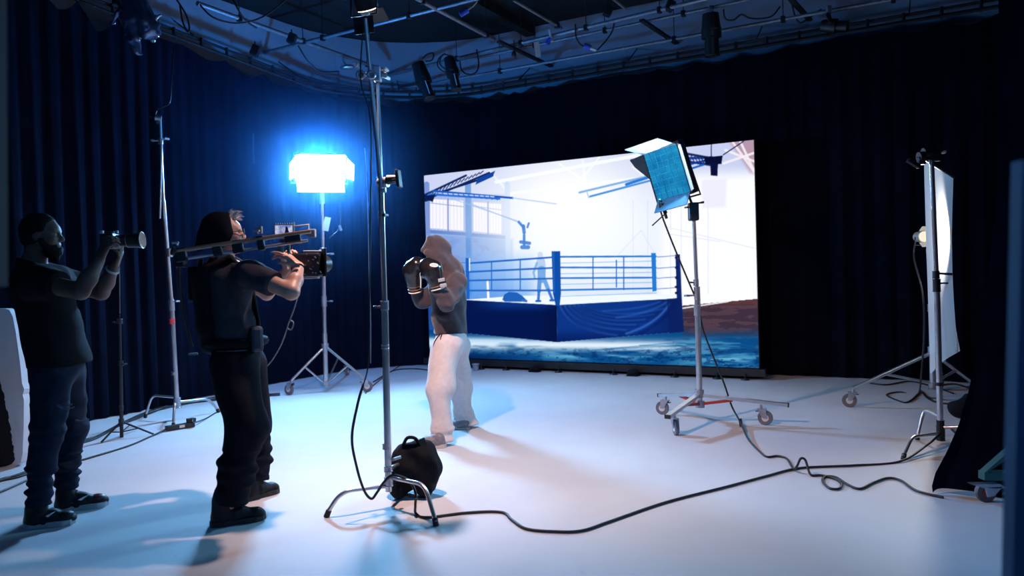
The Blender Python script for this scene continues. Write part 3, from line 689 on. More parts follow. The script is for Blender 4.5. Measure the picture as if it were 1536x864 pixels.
df.inputs['Base Color'].default_value = (.85, .85, .85, 1); tr.inputs[0].default_value = (.85, .85, .85, 1); mx.inputs[0].default_value = .4  # white translucent colour makes the black barn doors read overexposed
nt.links.new(df.outputs[0], mx.inputs[1]); nt.links.new(tr.outputs[0], mx.inputs[2]); nt.links.new(mx.outputs[0], nt.nodes['Material Output'].inputs[0])
def quadflap(pts, name):
    pts = [Kc + ks * a + ku * b_ + kd * c for a, b_, c in pts]; n = nrm(np.cross(pts[1] - pts[0], pts[2] - pts[0])); q = MB(); q.prism(pts, n * .006); return q.build(name, fm_, kl)
quadflap([(-.31, .16, 0), (.31, .16, 0), (.26, .23, .16), (-.26, .23, .16)], 'top_flap')
quadflap([(-.31, -.10, .01), (-.31, .15, .01), (-.38, .10, .12), (-.38, -.10, .12)], 'side_flap')
quadflap([(.31, -.10, .01), (.31, .15, .01), (.38, .10, .12), (.38, -.10, .12)], 'side_flap')
quadflap([(-.285, -.15, .01), (.285, -.15, .01), (.285, -.26, .10), (-.285, -.26, .10)], 'bottom_flap')
b = MB(); b.tube([Kc + ks * .33 - ku * .04 - kd * .07, Kc + ks * .34 - ku * .2 - kd * .07, Kc - ks * .34 - ku * .2 - kd * .07, Kc - ks * .33 - ku * .04 - kd * .07], .011, 8); b.build('yoke', 'steel', kl)
gl = bpy.data.lights.new('added_curtain_light', 'POINT'); gl.energy = 170; gl.color = (.02, .30, 1.0); gl.shadow_soft_size = .08   # added point light behind the housing for the blue halo on the curtain
go = bpy.data.objects.new('added_curtain_light', gl); COL.objects.link(go); go.parent = kl; go.location = [float(x) for x in (Kc - kd * .26 + ku * .12 - np.array(wloc(kl)))]

# ---- roller stand with the teal panel
Yr = 6.8
t = thing('roller_stand', hz(1050, 630), 'chrome wheeled stand with red braces holding the teal panel light', 'stand')
P = lambda x, y, Y=Yr: at(x, y, Y)
column(t, [(P(1049.5, 608), P(1046, 445), .026), (P(1046, 450), P(1040.5, 325), .017)])
for x, y, r, h in [(1049, 590, .04, .06), (1045.5, 440, .027, .11), (1046, 465, .03, .09), (1044, 424, .024, .05)]: collar(P(x, y), V(0, 0, 1), r, h, t)
knob(P(1042, 424), V(-1, -.2, .1), t); knob(P(1042, 443), V(-1, -.2, 0), t, 'steel', .02, .09)
b = MB(); b.box(P(1040, 317.5), (.085, .085, .16), bev=.012); b.build('receiver_block', 'darkmetal', t)
knob(P(1044, 305), V(1, -.2, .1), t, 'darkmetal', .018, .07); knob(P(1036, 311), V(-1, -.2, 0), t)
for e, yw in ((at(998, 634, 6.22), -1.2), (at(988, 602, 7.3), 2.4), (at(1176, 613, 6.75), .6)):
    pass
def flat_leg(hub, end, yaw, cast):
    hub, end, cast = (np.asarray(p, float) for p in (hub, end, cast))
    d = nrm(end - hub); b = MB(); b.box((hub + end) / 2, (np.linalg.norm(end - hub), .045, .028), X=d); o = b.build('leg', 'chrome', t)
    q = MB(); q.box(end + d * .005, (.012, .05, .033), X=d); q.build('end_cap', 'rubber', o)
    wheel_caster(cast, t, .062, yaw); return o
hub = P(1048, 592)
w1, w2, w3 = hz(1013, 652), hz(999, 622), hz(1142, 637)
z_ = .175
flat_leg(hub, V(w1[0], w1[1], z_) + nrm(V(*(w1 - hub)[:2], 0)) * .14, -1.5, V(w1[0], w1[1] + .02, z_))
flat_leg(hub, V(w2[0], w2[1], z_) + nrm(V(*(w2 - hub)[:2], 0)) * .09, 2.6, V(w2[0], w2[1], z_))
flat_leg(hub, V(w3[0], w3[1], z_) + nrm(V(*(w3 - hub)[:2], 0)) * .22, -.4, V(w3[0], w3[1], z_))
low = P(1050, 606)
for w_ in (w1, w2, w3):
    e = hub + (V(w_[0], w_[1], z_) - hub) * .55; d = nrm(e - low); b = MB(); b.box((low + e) / 2, (np.linalg.norm(e - low), .03, .022), X=d); b.build('brace', 'red', t)
b = MB(); b.cyl(low - V(0, 0, .03), low + V(0, 0, .03), .04, n=14); b.build('base_ring', 'steel', t)
b = MB(); b.tube([P(1038, 306), P(1033, 292), P(1031, 276), P(1027, 264), P(1021, 258)], .011, 8, smooth=4); b.build('bent_spigot', 'darkmetal', t)
# teal panel: housing, egg-crate face, four flaps
pc = P(1000, 259, 6.75); pn = nrm(V(-.62, -.72, -.24)); ps = nrm(np.cross(pn, V(0, 0, 1))); ps = ps * math.cos(.16) + np.cross(pn, ps) * math.sin(.16); pu = np.cross(ps, pn)
if ps[0] < 0: ps, pu = -ps, -pu
if pu[2] < 0: pu = -pu
tp = thing('teal_panel_light', pc - V(0, 0, .3), 'teal glowing panel light with open flaps tilted on top of the red-braced roller stand', 'lamp')
face = bpy.data.materials.new('teal_face'); face.use_nodes = True; nt = face.node_tree; nt.nodes.remove(nt.nodes['Principled BSDF']); e = nt.nodes.new('ShaderNodeEmission'); tc = nt.nodes.new('ShaderNodeTexCoord'); nz = nt.nodes.new('ShaderNodeTexNoise'); nz.inputs['Scale'].default_value = 7
rp = nt.nodes.new('ShaderNodeValToRGB'); rp.color_ramp.elements[0].color = (.004, .15, .38, 1); rp.color_ramp.elements[1].color = (.02, .34, .62, 1); rp.color_ramp.elements[0].position = .3; rp.color_ramp.elements[1].position = .75
nt.links.new(tc.outputs['Object'], nz.inputs[0]); nt.links.new(nz.outputs[0], rp.inputs[0]); nt.links.new(rp.outputs[0], e.inputs[0]); nt.links.new(e.outputs[0], nt.nodes['Material Output'].inputs[0])
q_ = lambda a, b_, c: pc + ps * a + pu * b_ + pn * c
HW, HH = .165, .215
b = MB(); b.box(pc, (2 * HW, 2 * HH, .004), X=ps, Z=pn); b.build('glowing_face', face, tp)
b = MB(); b.box(q_(0, 0, -.06), (2 * HW + .05, 2 * HH + .05, .11), X=ps, Z=pn, bev=.01); b.build('housing', 'darkmetal', tp)
b = MB()
for i in range(1, 6): b.box(q_(-HW + 2 * HW * i / 6, 0, .006), (.0015, 2 * HH, .02), X=ps, Z=pn)
for i in range(1, 8): b.box(q_(0, -HH + 2 * HH * i / 8, .006), (2 * HW, .002, .01), X=ps, Z=pn)
b.build('egg_crate', mat('teal_grid', (.05, .55, .8), .6), tp)
silver = mat('silver_flap', (.75, .78, .8), .5, .1, .08)
def pflap(pts, name='flap', m=silver):
    pts = [q_(*p) for p in pts]; n = nrm(np.cross(pts[1] - pts[0], pts[2] - pts[0])); q = MB(); q.prism(pts, n * .005); q.prism([p + n * .005 for p in pts], n * .002); return q.build(name, m, tp)
pflap([(-HW, HH, 0), (HW, HH, 0), (HW * .9, HH + .09, .24), (-HW * 1.15, HH + .09, .24)], 'top_flap')
pflap([(HW + .01, -HH, 0), (HW + .01, HH, 0), (HW + .10, HH - .02, .12), (HW + .10, -HH + .02, .12)], 'side_flap')
pflap([(-HW, -HH, 0), (HW, -HH, 0), (HW, -HH - .09, .12), (-HW, -HH - .09, .12)], 'bottom_flap', mat('blue_lit_flap', (.04, .16, .3), .5))  # darker blue colour stands in for weaker teal light on this flap
pflap([(-HW - .01, HH, 0), (-HW - .01, -HH * .1, 0), (-HW - .14, HH * .6, -.02), (-HW - .17, HH * .95, -.02)], 'side_flap', MT['darkmetal'])
b = MB(); b.tube([q_(-HW - .04, 0, -.06), q_(-HW - .05, -HH - .05, -.07), q_(HW + .05, -HH - .05, -.07), q_(HW + .04, 0, -.06)], .009, 8); b.build('yoke', 'darkmetal', tp)
b = MB(); b.tube([q_(-HW * .8, -HH - .03, .0), q_(-HW * .6, -HH - .12, .02), q_(-HW * 1.6, -HH - .2, .05)], .006, 6); b.build('pan_handle', 'darkmetal', tp)
area('teal_output', [float(x) for x in q_(0, 0, .03)], [float(x) for x in q_(0, 0, 1)], 2 * HW, 2 * HH, PANEL_W, (.25, .65, 1.0), tp, 130)
cable('lamp_cable', [q_(-HW * .8, -HH - .05, -.02), P(989, 300), P(992, 320), P(1003, 350), P(1020, 392), P(1034, 425), P(1046, 455), P(1055, 495), P(1068, 530), P(1086, 575), P(1098, 610), P(1110, 632, 6.6), Fz(1122, 658, .03), Fz(1138, 676), Fz(1150, 685), Fz(1166, 684), Fz(1180, 688), Fz(1190, 703), hz(1195, 700, .05), hz(1201, 688, .10), hz(1208, 690, .09), hz(1213, 706, .03), Fz(1218, 713), Fz(1232, 713), Fz(1252, 718), Fz(1262, 726), Fz(1258, 733), Fz(1244, 732), Fz(1234, 722), Fz(1238, 715), Fz(1254, 716), Fz(1272, 727), Fz(1290, 733), Fz(1310, 724), Fz(1332, 717), Fz(1352, 721), Fz(1375, 736), Fz(1415, 746)], .008, 'black lamp cable dropping from the teal panel and curling over the floor')
b = MB(); b.cyl(P(993, 305), P(1000, 328), .017, .012, 10); b.build('cable_plug', 'blackplastic', bpy.data.objects['lamp_cable'])
b = MB(); b.cyl(at(1110, 628, 6.6), at(1112, 640, 6.58), .014, n=10); b.build('cable_joint', 'blackplastic', bpy.data.objects['lamp_cable'])

# ---- right side: stand, hanging diffusion sheet, fresnel, its roller stand
Yq = 5.75
t = thing('c_stand', hz(1410, 662), 'dark-lit chrome three-legged stand in front of the white hanging sheet', 'stand')
P = lambda x, y, Y=Yq: at(x, y, Y)
column(t, [(P(1411, 655), P(1405, 420), .022), (P(1405, 425), P(1397, 236), .018)])
for x, y, r, h in [(1411, 650, .03, .1), (1410.5, 636, .027, .05), (1405, 428, .027, .09), (1404, 412, .025, .05), (1409, 576, .024, .02)]: collar(P(x, y), V(0, 0, 1), r, h, t, 'darkmetal')
knob(P(1407, 410), V(1, -.2, -.1), t, 'darkmetal', .02, .09); knob(P(1408, 425), V(1, -.2, 0), t, 'darkmetal', .015, .06)
c_leg(t, P(1410, 650), at(1368, 655, 5.5), hz(1355, 689)); c_leg(t, P(1409, 625), at(1386, 614, 6.0), hz(1376, 660)); c_leg(t, P(1411, 641), at(1452, 640, 5.6), hz(1470, 668))
for x, y, sx in ((1378, 236, .05), (1385, 230, .04), (1393, 230, .05), (1401, 231, .045)):
    b = MB(); b.cyl(P(x, y), P(x + 7, y - 1), .04 if x < 1390 else .03, n=12); b.box(P(x + 4, y + 5), (.05, .05, .06), bev=.008); b.build('grip_head', 'darkmetal', t)
b = MB(); b.box(P(1370, 245), (.1, .04, .03), X=(.8, 0, -.5), bev=.005); b.build('handle', 'darkmetal', t); knob(P(1406, 229), V(1, -.3, 0), t, 'white', .02, .055)
R0, R1 = at(1386, 238, 5.98), at(1430, 266, 7.3)
ds = thing('diffusion_sheet', (R0 + R1) / 2 * V(1, 1, 0), 'tall white translucent sheet hanging from a rod, lit from behind', 'sheet')
shm = bpy.data.materials.new('diffusion_sheet'); shm.use_nodes = True; nt = shm.node_tree; tr = nt.nodes.new('ShaderNodeBsdfTranslucent'); mx = nt.nodes.new('ShaderNodeMixShader'); pb = nt.nodes['Principled BSDF']
pb.inputs['Base Color'].default_value = (.8, .8, .82, 1); pb.inputs['Roughness'].default_value = .8; tr.inputs[0].default_value = (.85, .85, .85, 1); mx.inputs[0].default_value = .5
nt.links.new(pb.outputs[0], mx.inputs[1]); nt.links.new(tr.outputs[0], mx.inputs[2]); nt.links.new(mx.outputs[0], nt.nodes['Material Output'].inputs[0])
rd = nrm((R1 - R0) * V(1, 1, 0)); rn = V(rd[1], -rd[0], 0); b = MB(); rows = []; z0, zt_ = .50, 2.16; LL = np.linalg.norm((R1 - R0)[:2])
for j in range(41):
    v = j / 40; row = []
    for i in range(31):
        u = i / 30; z = zt_ + (z0 - zt_) * v + (.10 * v ** 6 * (u ** 3) * 0)
        off = .015 * math.sin(5 * u + 2 * v) * v - .05 * math.sin(math.pi * u) * v * (1 - v) * 2
        cur = .10 * max(0, v - .86) / .14 * u ** 2
        row.append(V(R0[0], R0[1], 0) + rd * LL * (u * (1 - .10 * math.sin(math.pi * min(1, v * 1.02)) ** 1.0 * 1.0) + cur) + rn * off + V(0, 0, z))
    rows.append(row)
b.grid(rows); b.build('cloth', shm, ds)
b = MB(); b.tube([R0 - (R1 - R0) * .03, R1 + (R1 - R0) * .02], .013, 8); b.build('rod', 'chrome', ds)
fl0 = at(1383, 355, 7.30)        # where the small lamp hangs
# roller stand behind the sheet and the fresnel on it
rc = hz(1400, 606); t = thing('roller_stand', rc, 'chrome wheeled stand partly hidden behind the white hanging sheet', 'stand')
top = V(rc[0] - .02, rc[1], 1.50)
column(t, [(rc + V(0, 0, .16), rc + V(0, 0, .95), .028), (rc + V(0, 0, .9), top, .02)])
b = MB(); b.tube([top, top + V(-.02, -.03, .05), fl0 - V(0, 0, .085)], .012, 8); b.build('arm', 'darkmetal', t)
for z, r in ((.18, .04), (.52, .04), (.93, .034)): collar(rc + V(0, 0, z), V(0, 0, 1), r, .06, t)
for e, yw in ((hz(1268, 611) + V(.08, 0, .18), 2.8), (hz(1458, 600) + V(0, 0, .18), .2), (rc + V(.5, .75, .18), 1.2)): leg3(t, rc + V(0, 0, .5), e, rc + V(0, 0, .2), .065, r=.018, yaw=yw)
fl0 = at(1383, 355, 7.30)
fr = thing('fresnel_lamp', fl0, 'small cream-lit fresnel lamp shining into the white sheet', 'lamp')
fa = nrm(rn * (1 if rn[0] > 0 else -1) * V(.6, .6, 0) - rd * .85 + V(0, 0, -.03)); fs = nrm(np.cross(fa, V(0, 0, 1))); fu = np.cross(fs, fa)
b = MB(); b.cyl(fl0 - fa * .08, fl0 + fa * .04, .048, .055, 16); b.cyl(fl0 - fa * .11, fl0 - fa * .08, .03, .048, 16); b.build('lamp_body', mat('cream_lamp', (.4, .38, .33), .5, .2), fr)
b = MB(); b.cyl(fl0 + fa * .041, fl0 + fa * .046, .05, n=16); b.build('lens', emit('white_lens', (1, .90, .70), 1.0), fr)
b = MB(); b.tube([fl0 + fs * .065, fl0 + fs * .065 - V(0, 0, .08), fl0 - fs * .065 - V(0, 0, .08), fl0 - fs * .065], .006, 8); b.build('yoke', 'darkmetal', fr)
for sg in (1, -1):
    b = MB(); b.box(fl0 + fa * .075 + fu * sg * .075, (.10, .004, .07), X=fs, Z=fa + fu * sg * .7); b.build('barn_door', mat('cream_door', (.6, .57, .5), .5), fr)
sl = bpy.data.lights.new('sheet_spot', 'SPOT'); sl.energy = SHEET_W; sl.color = (1, .96, .9); sl.spot_size = math.radians(120); sl.spot_blend = 1.0; sl.shadow_soft_size = .05
so = bpy.data.objects.new('sheet_spot', sl); COL.objects.link(so); so.parent = fr; so.location = [float(x) for x in (fl0 + fa * .1 - np.array(wloc(fr)))]; so.rotation_euler = Vector(fa).to_track_quat('-Z', 'Y').to_euler()
cable('lamp_cable', [fl0 - fa * .1, fl0 - fa * .12 + V(-.02, 0, -.2), at(1384, 440, 6.9), at(1386, 500, 7.0), at(1382, 560, 7.1), Fz(1376, 592), Fz(1350, 588), Fz(1330, 592), Fz(1345, 600), Fz(1362, 603), Fz(1380, 588)], .008, 'black cable hanging from the small lamp behind the white sheet')
for k, (pts, lb) in enumerate([([Fz(1302, 574), Fz(1330, 577), Fz(1365, 572), Fz(1400, 580), Fz(1430, 590)], 'thin black cable lying on the floor behind the sheet stand'),
    ([Fz(1380, 585), Fz(1400, 602), Fz(1440, 604), Fz(1455, 585), Fz(1430, 576), Fz(1400, 580)], 'black cable coil beneath the white sheet'), ([Fz(1424, 640), Fz(1437, 652), Fz(1452, 650)], 'short black cable end by the dark draped cloth')]):
    cable('floor_cable', pts, .009, lb)
f = Field(hz(1440, 625) + V(-.25, -.2, -.02), hz(1440, 625) + V(.35, .3, .3), .012); c = hz(1440, 627) + V(.05, 0, .08)
f.ell(c, (.15, .11, .09)).ell(c + V(.1, .05, .03), (.12, .1, .09), k=.04); f.wrinkle(.006, 25, 25, 25, 5); f.cut((0, 0, .003), (0, 0, -1)); tag(f.build('sandbag', 'nylon', None), 'dark sandbag on the floor between sheet stand and drape', 'bag')

# ---- left stand with the flag arm
Yl = 7.8
t = thing('c_stand', hz(264, 628), 'bluish chrome three-legged stand with red tape before the left curtain', 'stand')
P = lambda x, y, Y=Yl: at(x, y, Y)
column(t, [(P(266, 612), P(257, 448), .024), (P(257, 452), P(245, 300), .02), (P(245, 302), P(240, 178), .014)])
c_leg(t, P(264, 596), at(228, 593, 7.95), hz(218, 627)); c_leg(t, P(267, 603), at(313, 598, 8.1), hz(328, 619)); c_leg(t, P(264, 607), at(262, 606, 7.42), hz(260, 641))
for x, y, r, h in [(266, 604, .034, .1), (257.5, 458, .03, .1), (254, 379, .03, .08), (241, 212, .024, .05), (262, 560, .03, .03)]: collar(P(x, y), V(0, 0, 1), r, h, t)
knob(P(259, 452), V(1, -.3, 0), t, 'steel', .018, .07); knob(P(256, 377), V(1, -.3, .2), t, 'steel', .02, .08); knob(P(244, 210), V(1, -.3, .2), t, 'steel', .02, .06); knob(P(238, 211), V(-1, -.3, 0), t, 'steel', .02, .07)
b = MB(); b.cyl(P(258, 478), P(258.3, 486), .029, n=14); b.build('red_tape', 'redtape', t)
grip_head(P(237, 177), V(-.9, -.4, .1), t)
b = MB(); b.tube([P(243, 212, 7.72), P(240, 328, 7.72)], .008, 8); b.build('flag_arm', 'white', t)
cable('hanging_cable', [P(261, 74, 8.0), P(257, 120), P(255, 152), P(245, 160), P(235, 166), P(233, 178)], .006, 'thin cable dropping from the grid to the left stand top')

# ---- small black tripod, strip, floor tape
t = thing('tripod_stand', hz(182, 657), 'thin black folding stand with small spread feet beside the photographer', 'stand')
P = lambda x, y, Y=6.94: at(x, y, Y)
column(t, [(P(182.5, 656), P(181, 545), .016), (P(181, 548), P(179.5, 480), .012), (P(179.5, 482), P(179, 396), .006)], 'darkmetal')
for e in (hz(152, 665), hz(231, 653), V(-3.62, 7.3, .01)):
    b = MB(); b.tube([P(182, 632), e + V(0, 0, .01)], .009, 8); o = b.build('leg', 'darkmetal', t); b = MB(); b.tube([P(182.5, 648), (P(182, 632) + e) / 2], .006, 6); b.build('brace', 'darkmetal', o)
for x, y, r in [(181, 545, .022), (179.5, 482, .024), (182, 632, .024), (182, 612, .019)]: collar(P(x, y), V(0, 0, 1), r, .04, t, 'blackplastic')
knob(P(178, 483), V(-1, -.3, 0), t); knob(P(182, 546), V(1, -.3, 0), t)
a, c = hz(249, 647), hz(291, 640); d = nrm((c - a) * V(1, 1, 0)); t = thing('power_strip', (a + c) / 2, 'black power strip on the floor by the left stand', 'power strip')
b = MB(); b.box((a + c) / 2 + V(0, 0, .026), (np.linalg.norm(c - a), .06, .045), X=d, bev=.006); b.build('casing', 'blackplastic', t)
b = MB(); b.box(a + d * .14 + V(0, 0, .028) + V(d[1], -d[0], 0) * .031, (.05, .002, .025), X=d); b.build('white_sticker', 'paper', t)
b = MB(); b.box(a + d * .24 + V(0, 0, .068), (.08, .05, .038), X=d, bev=.006); b.build('plug', 'blackplastic', t)
cable('floor_cable', [a + V(0, 0, .02), Fz(225, 655), Fz(195, 668), Fz(150, 682), Fz(110, 694), Fz(60, 712), Fz(0, 738), Fz(-60, 760)], .008, 'black cable from the power strip to the left edge of the floor')
cable('floor_cable', [a + d * .26 + V(0, 0, .08), Fz(290, 634, .05), Fz(310, 627), Fz(335, 613), Fz(360, 606), Fz(400, 600)], .007, 'black cable from the power strip toward the glowing panel')
for k, (dy, ph) in enumerate(((0, 0), (3, 1.5), (-3, 3))):
    cable('floor_cable', [Fz(x, y + dy * math.sin(i * 1.1 + ph)) for i, (x, y) in enumerate([(-40, 735), (0, 719), (30, 712), (60, 702), (100, 678), (120, 664), (150, 652), (185, 633), (215, 622), (250, 612), (290, 604), (340, 596), (420, 590)])], .008,
          ['topmost strand of the black cable bundle along the left curtain', 'middle strand of the black cable bundle along the left curtain', 'lowest strand of the black cable bundle along the left curtain'][k], k=6)
cable('floor_cable', [Fz(560, 573), Fz(590, 556), Fz(620, 553), Fz(650, 556)], .009, 'black cable on the floor at the left foot of the screen')
cable('floor_cable', [Fz(548, 590), Fz(560, 578), Fz(580, 562), Fz(600, 548)], .006, 'thin cable behind the key light stand foot')
b = MB(); p = hz(100, 669); b.box(p + V(0, 0, .0015), (.13, .05, .002)); tag(b.build('tape_mark', 'redtape'), 'small pink-red tape mark on the floor near the folding stand', 'tape')
cable('hanging_cable', [at(547, 222, 11.0), at(549, 250, 11.0), at(552, 330, 11.0), at(554, 420, 11.0), at(556, 480, 11.0), at(556, 545, 11.0)], .006, 'thin pale cable hanging down the dark curtain right of the glowing panel', m='grey')
cable('hanging_cable', [at(380, 200, 9.9), at(380, 222, 9.9), at(381, 246, 9.9)], .007, 'short thin cord hanging on the curtain left of the glowing panel', m='cable')
t = cable('control_cable', [at(509, 292, Yk), at(511, 320, Yk), at(509, 342, Yk - .05), at(500, 352, Yk - .1), at(494, 358, Yk - .1)], .005, 'thin cable with a small plug dangling under the glowing panel'); b = MB(); b.cyl(at(509, 338, Yk - .05), at(512, 346, Yk - .05), .016, n=8); b.build('plug', 'grey', t)

# ---- polystyrene board, left
yb = 5.95
def pb(x, y): return at(x, y, yb)
t = thing('polystyrene_board', pb(15, 700), 'white polystyrene board with a worn black painted half, cut by the left picture edge', 'board')
out = [(-90, 463), (8, 463), (14, 465), (19, 474), (24, 500), (28, 530), (31, 552), (33, 575), (36.5, 584), (34, 592), (36, 600), (35.5, 640), (34, 680), (31, 694), (20, 700), (-90, 722)]
b = MB(); b.prism([pb(x, y) for x, y in out], (.01, .06, 0)); b.build('white_slab', mat('polystyrene', (.78, .79, .80), .9, 0, .04, 5, .3, 120), t)
r = random.Random(4); edge = []
for i in range(40):
    v = i / 39; y = 572 + v * 118; x = 1 + 20.5 * (1 - (1 - v) ** 1.4) + r.uniform(-1.3, 1.3); edge.append((x, y))
out2 = [(-90, 560), (-1, 570)] + edge + [(18, 696), (10, 699), (-90, 716)]
b = MB(); b.prism([pb(x, y) + V(0, -.004, 0) for x, y in out2], (0, .003, 0)); b.build('black_paint', mat('worn_black_paint', (.012, .012, .014), .8, 0, .5, 30, .3, 80), t)

# ---- right edge: draped cloth, green trolley, flats close to the lens
rows = []
prof = [(4.4, 1502), (3.6, 1501), (2.9, 1500), (2.0, 1494), (1.5, 1486), (1.2, 1478), (.9, 1468), (.6, 1452), (.4, 1436), (.25, 1418), (.12, 1398), (.05, 1392), (.012, 1393)]
zs = [p[0] for p in prof][::-1]; xsp = [p[1] for p in prof][::-1]
for j in range(61):
    z = .012 + (4.4 - .012) * (j / 60) ** 1.6; e = np.interp(z, zs, xsp); row = []
    yE = 4.75
    # left edge in the room at this height
    x0 = at(e, 414, yE - .15 - .077 * math.exp(-z * 4.0) + .05 * math.sin(.8 * z))[0]; s_in = max(0, 3.0 - x0)
    for i in range(70):
        s_ = i / 69
        X = x0 + (4.1 - x0) * s_; Yv = yE - .15 - s_ * .2 - .12 * math.exp(-z * 4.0) * math.exp(-((s_ - .12) / .18) ** 2) + .05 * math.sin(24 * s_ + .8 * z + .7 * math.sin(5 * s_)) * (.4 + .6 * math.exp(-z)) + .02 * math.sin(55 * s_ + 2 * z)
        row.append((X, Yv, z + .03 * math.sin(17 * s_) * math.exp(-z * 8) ** 2))
    rows.append(row)
b = MB(); b.grid(rows); tag(b.build('draped_cloth', 'curtain_shaded'), 'black cloth draped to the floor and bunched at the right edge', 'cloth')
t = thing('wheeled_base', hz(1484, 752), 'dark green wheeled frame poking in at the right edge', 'trolley')
g = lambda x, y, Y=4.25: at(x, y, Y)
b = MB(); b.prism([g(1477, 709), g(1477, 721), g(1560, 722), g(1560, 709)], (0, .06, 0)); b.build('base_bar', 'green', t)
b = MB(); b.prism([g(1476, 710, 4.24), g(1480, 710, 4.24), g(1560, 655, 4.24), g(1560, 636, 4.24)], (0, .05, 0)); b.build('diagonal_bar', 'green', t)
b = MB(); b.prism([g(1458, 727), g(1500, 726), g(1512, 733), g(1475, 732)], (0, .05, 0)); b.prism([g(1478, 732), g(1504, 730), g(1492, 744), g(1482, 746)], (0, .008, 0)); b.build('bracket', 'steel', t)
wc = hz(1484, 755) + V(.0, .0, .055); b = MB(); b.cyl(wc + V(-.0, .02, 0), wc + V(0, .05, 0), .055, n=20); b.torus(wc + V(0, .035, 0), (0, 1, 0), .045, .014, 20, 6); o = b.build('wheel', 'wheel', t); b = MB(); b.cyl(wc + V(0, .012, 0), wc + V(0, .055, 0), .022, n=12); b.build('wheel_hub', 'red', o)
fb = mat('blue_grey_flat', (.03, .08, .17), .8, 0, .15, 3)
def flat(Y, pts, label, th=.03):
    b = MB(); b.prism([at(x, y, Y) for x, y in pts], (.0, th, 0)); return tag(b.build('studio_flat', fb), label, 'panel')
flat(1.3, [(1534, 240), (1600, 240), (1600, 1200), (1511, 1200)], 'blurred blue panel edge very near the lens, along the right picture edge')
fb = mat('dark_flat', (.008, .02, .04), .8, 0, .15, 3)
flat(1.5, [(-160, -160), (-6, -160), (-3, 400), (-3, 430), (-160, 430)], 'blurred dark panel edge very near the lens, along the left picture edge')
# ================================================================ people
def bounds(pts, m=.25): A = np.array(pts); return A.min(0) - m, A.max(0) + m
def head_shape(F, c, f, u, s=1.0):
    f = nrm(f); u = nrm(u - f * (np.asarray(u) @ f)); l = np.cross(u, f); q = lambda x, y, z: c + (f * x + l * y + u * z) * s
    E = lambda x, y, z, rx, ry, rz, k=.012, op='add': F.ell(q(x, y, z), (rx * s, ry * s, rz * s), X=f, Z=u, k=k, op=op)
    E(-.012, 0, .035, .098, .076, .088, .02); E(.03, 0, -.015, .062, .064, .075, .03); E(.022, 0, -.055, .062, .055, .05, .03)
    F.cap(q(.03, 0, -.06), q(.066, 0, -.092), .045 * s, .022 * s, .03); E(.078, 0, -.098, .018, .022, .016, .02)
    E(.07, 0, .03, .026, .05, .028, .02); E(.083, .022, .018, .012, .024, .009, .012); E(.083, -.022, .018, .012, .024, .009, .012)
    for sg in (1, -1):
        E(.088, sg * .031, .002, .016, .017, .012, .010, 'sub'); E(.062, sg * .044, -.022, .028, .02, .02, .02)
        E(-.004, sg * .076, -.006, .020, .009, .033, .006); E(.000, sg * .085, -.004, .010, .006, .018, .004, 'sub')
        E(.098, sg * .012, -.030, .011, .008, .008, .006)
    F.cap(q(.086, 0, .014), q(.110, 0, -.024), .009 * s, .0125 * s, .012); E(.108, 0, -.028, .011, .010, .009, .006)
    E(.088, 0, -.054, .013, .024, .0065, .006); E(.086, 0, -.067, .013, .021, .0075, .006); E(.100, 0, -.0605, .010, .022, .0018, .002, 'sub')
    return q, f, l, u
def hand_shape(F, wrist, f, n, t, curls, thumb=(.5, .5, .3), s=1.0):
    """palm + five fingers; f to the fingertips, n the way the palm faces, t the thumb's side; curls: bend per joint"""
    f = nrm(f); n = np.asarray(n, float); n = nrm(n - f * (n @ f)); t = np.asarray(t, float); t = nrm(t - f * (t @ f) - n * (t @ n))
    W = np.asarray(wrist, float); base = []
    for i in range(4):
        o = (1.5 - i) * .0205; kn = W + f * (.088 - abs(i - 1.2) * .005) * s + t * o * s; base.append(kn)
        F.cap(W + t * o * .6 * s + f * .012 * s, kn, .0155 * s, .0115 * s, .014)
    ln = [(.042, .026, .021), (.046, .029, .022), (.043, .027, .022), (.034, .021, .019)]; tips = []
    for i in range(4):
        p = base[i]; a = 0; d0 = nrm(f + t * (1.5 - i) * .05)
        for j in range(3):
            a += curls[i][j]; d = d0 * math.cos(a) + n * math.sin(a); e = p + d * ln[i][j] * s
            F.cap(p, e, (.0098 - .0008 * j) * s, (.0092 - .0010 * j) * s, .004); p = e
        tips.append(p)
    p = W + f * .022 * s + t * .026 * s; a, b_, c = thumb
    d = nrm(f * math.cos(a) + t * math.sin(a) + n * .35)
    F.cap(W + f * .012 * s + t * .012 * s, p + d * .03 * s, .017 * s, .0135 * s, .012); p = p + d * .03 * s
    for L, bend, r in ((.034, b_, .0112), (.027, c, .0098)):
        d = nrm(d + (n * .6 - t * .5 + f * .3) * bend); e = p + d * L * s; F.cap(p, e, r * s, r * .9 * s, .004); p = e
    return tips
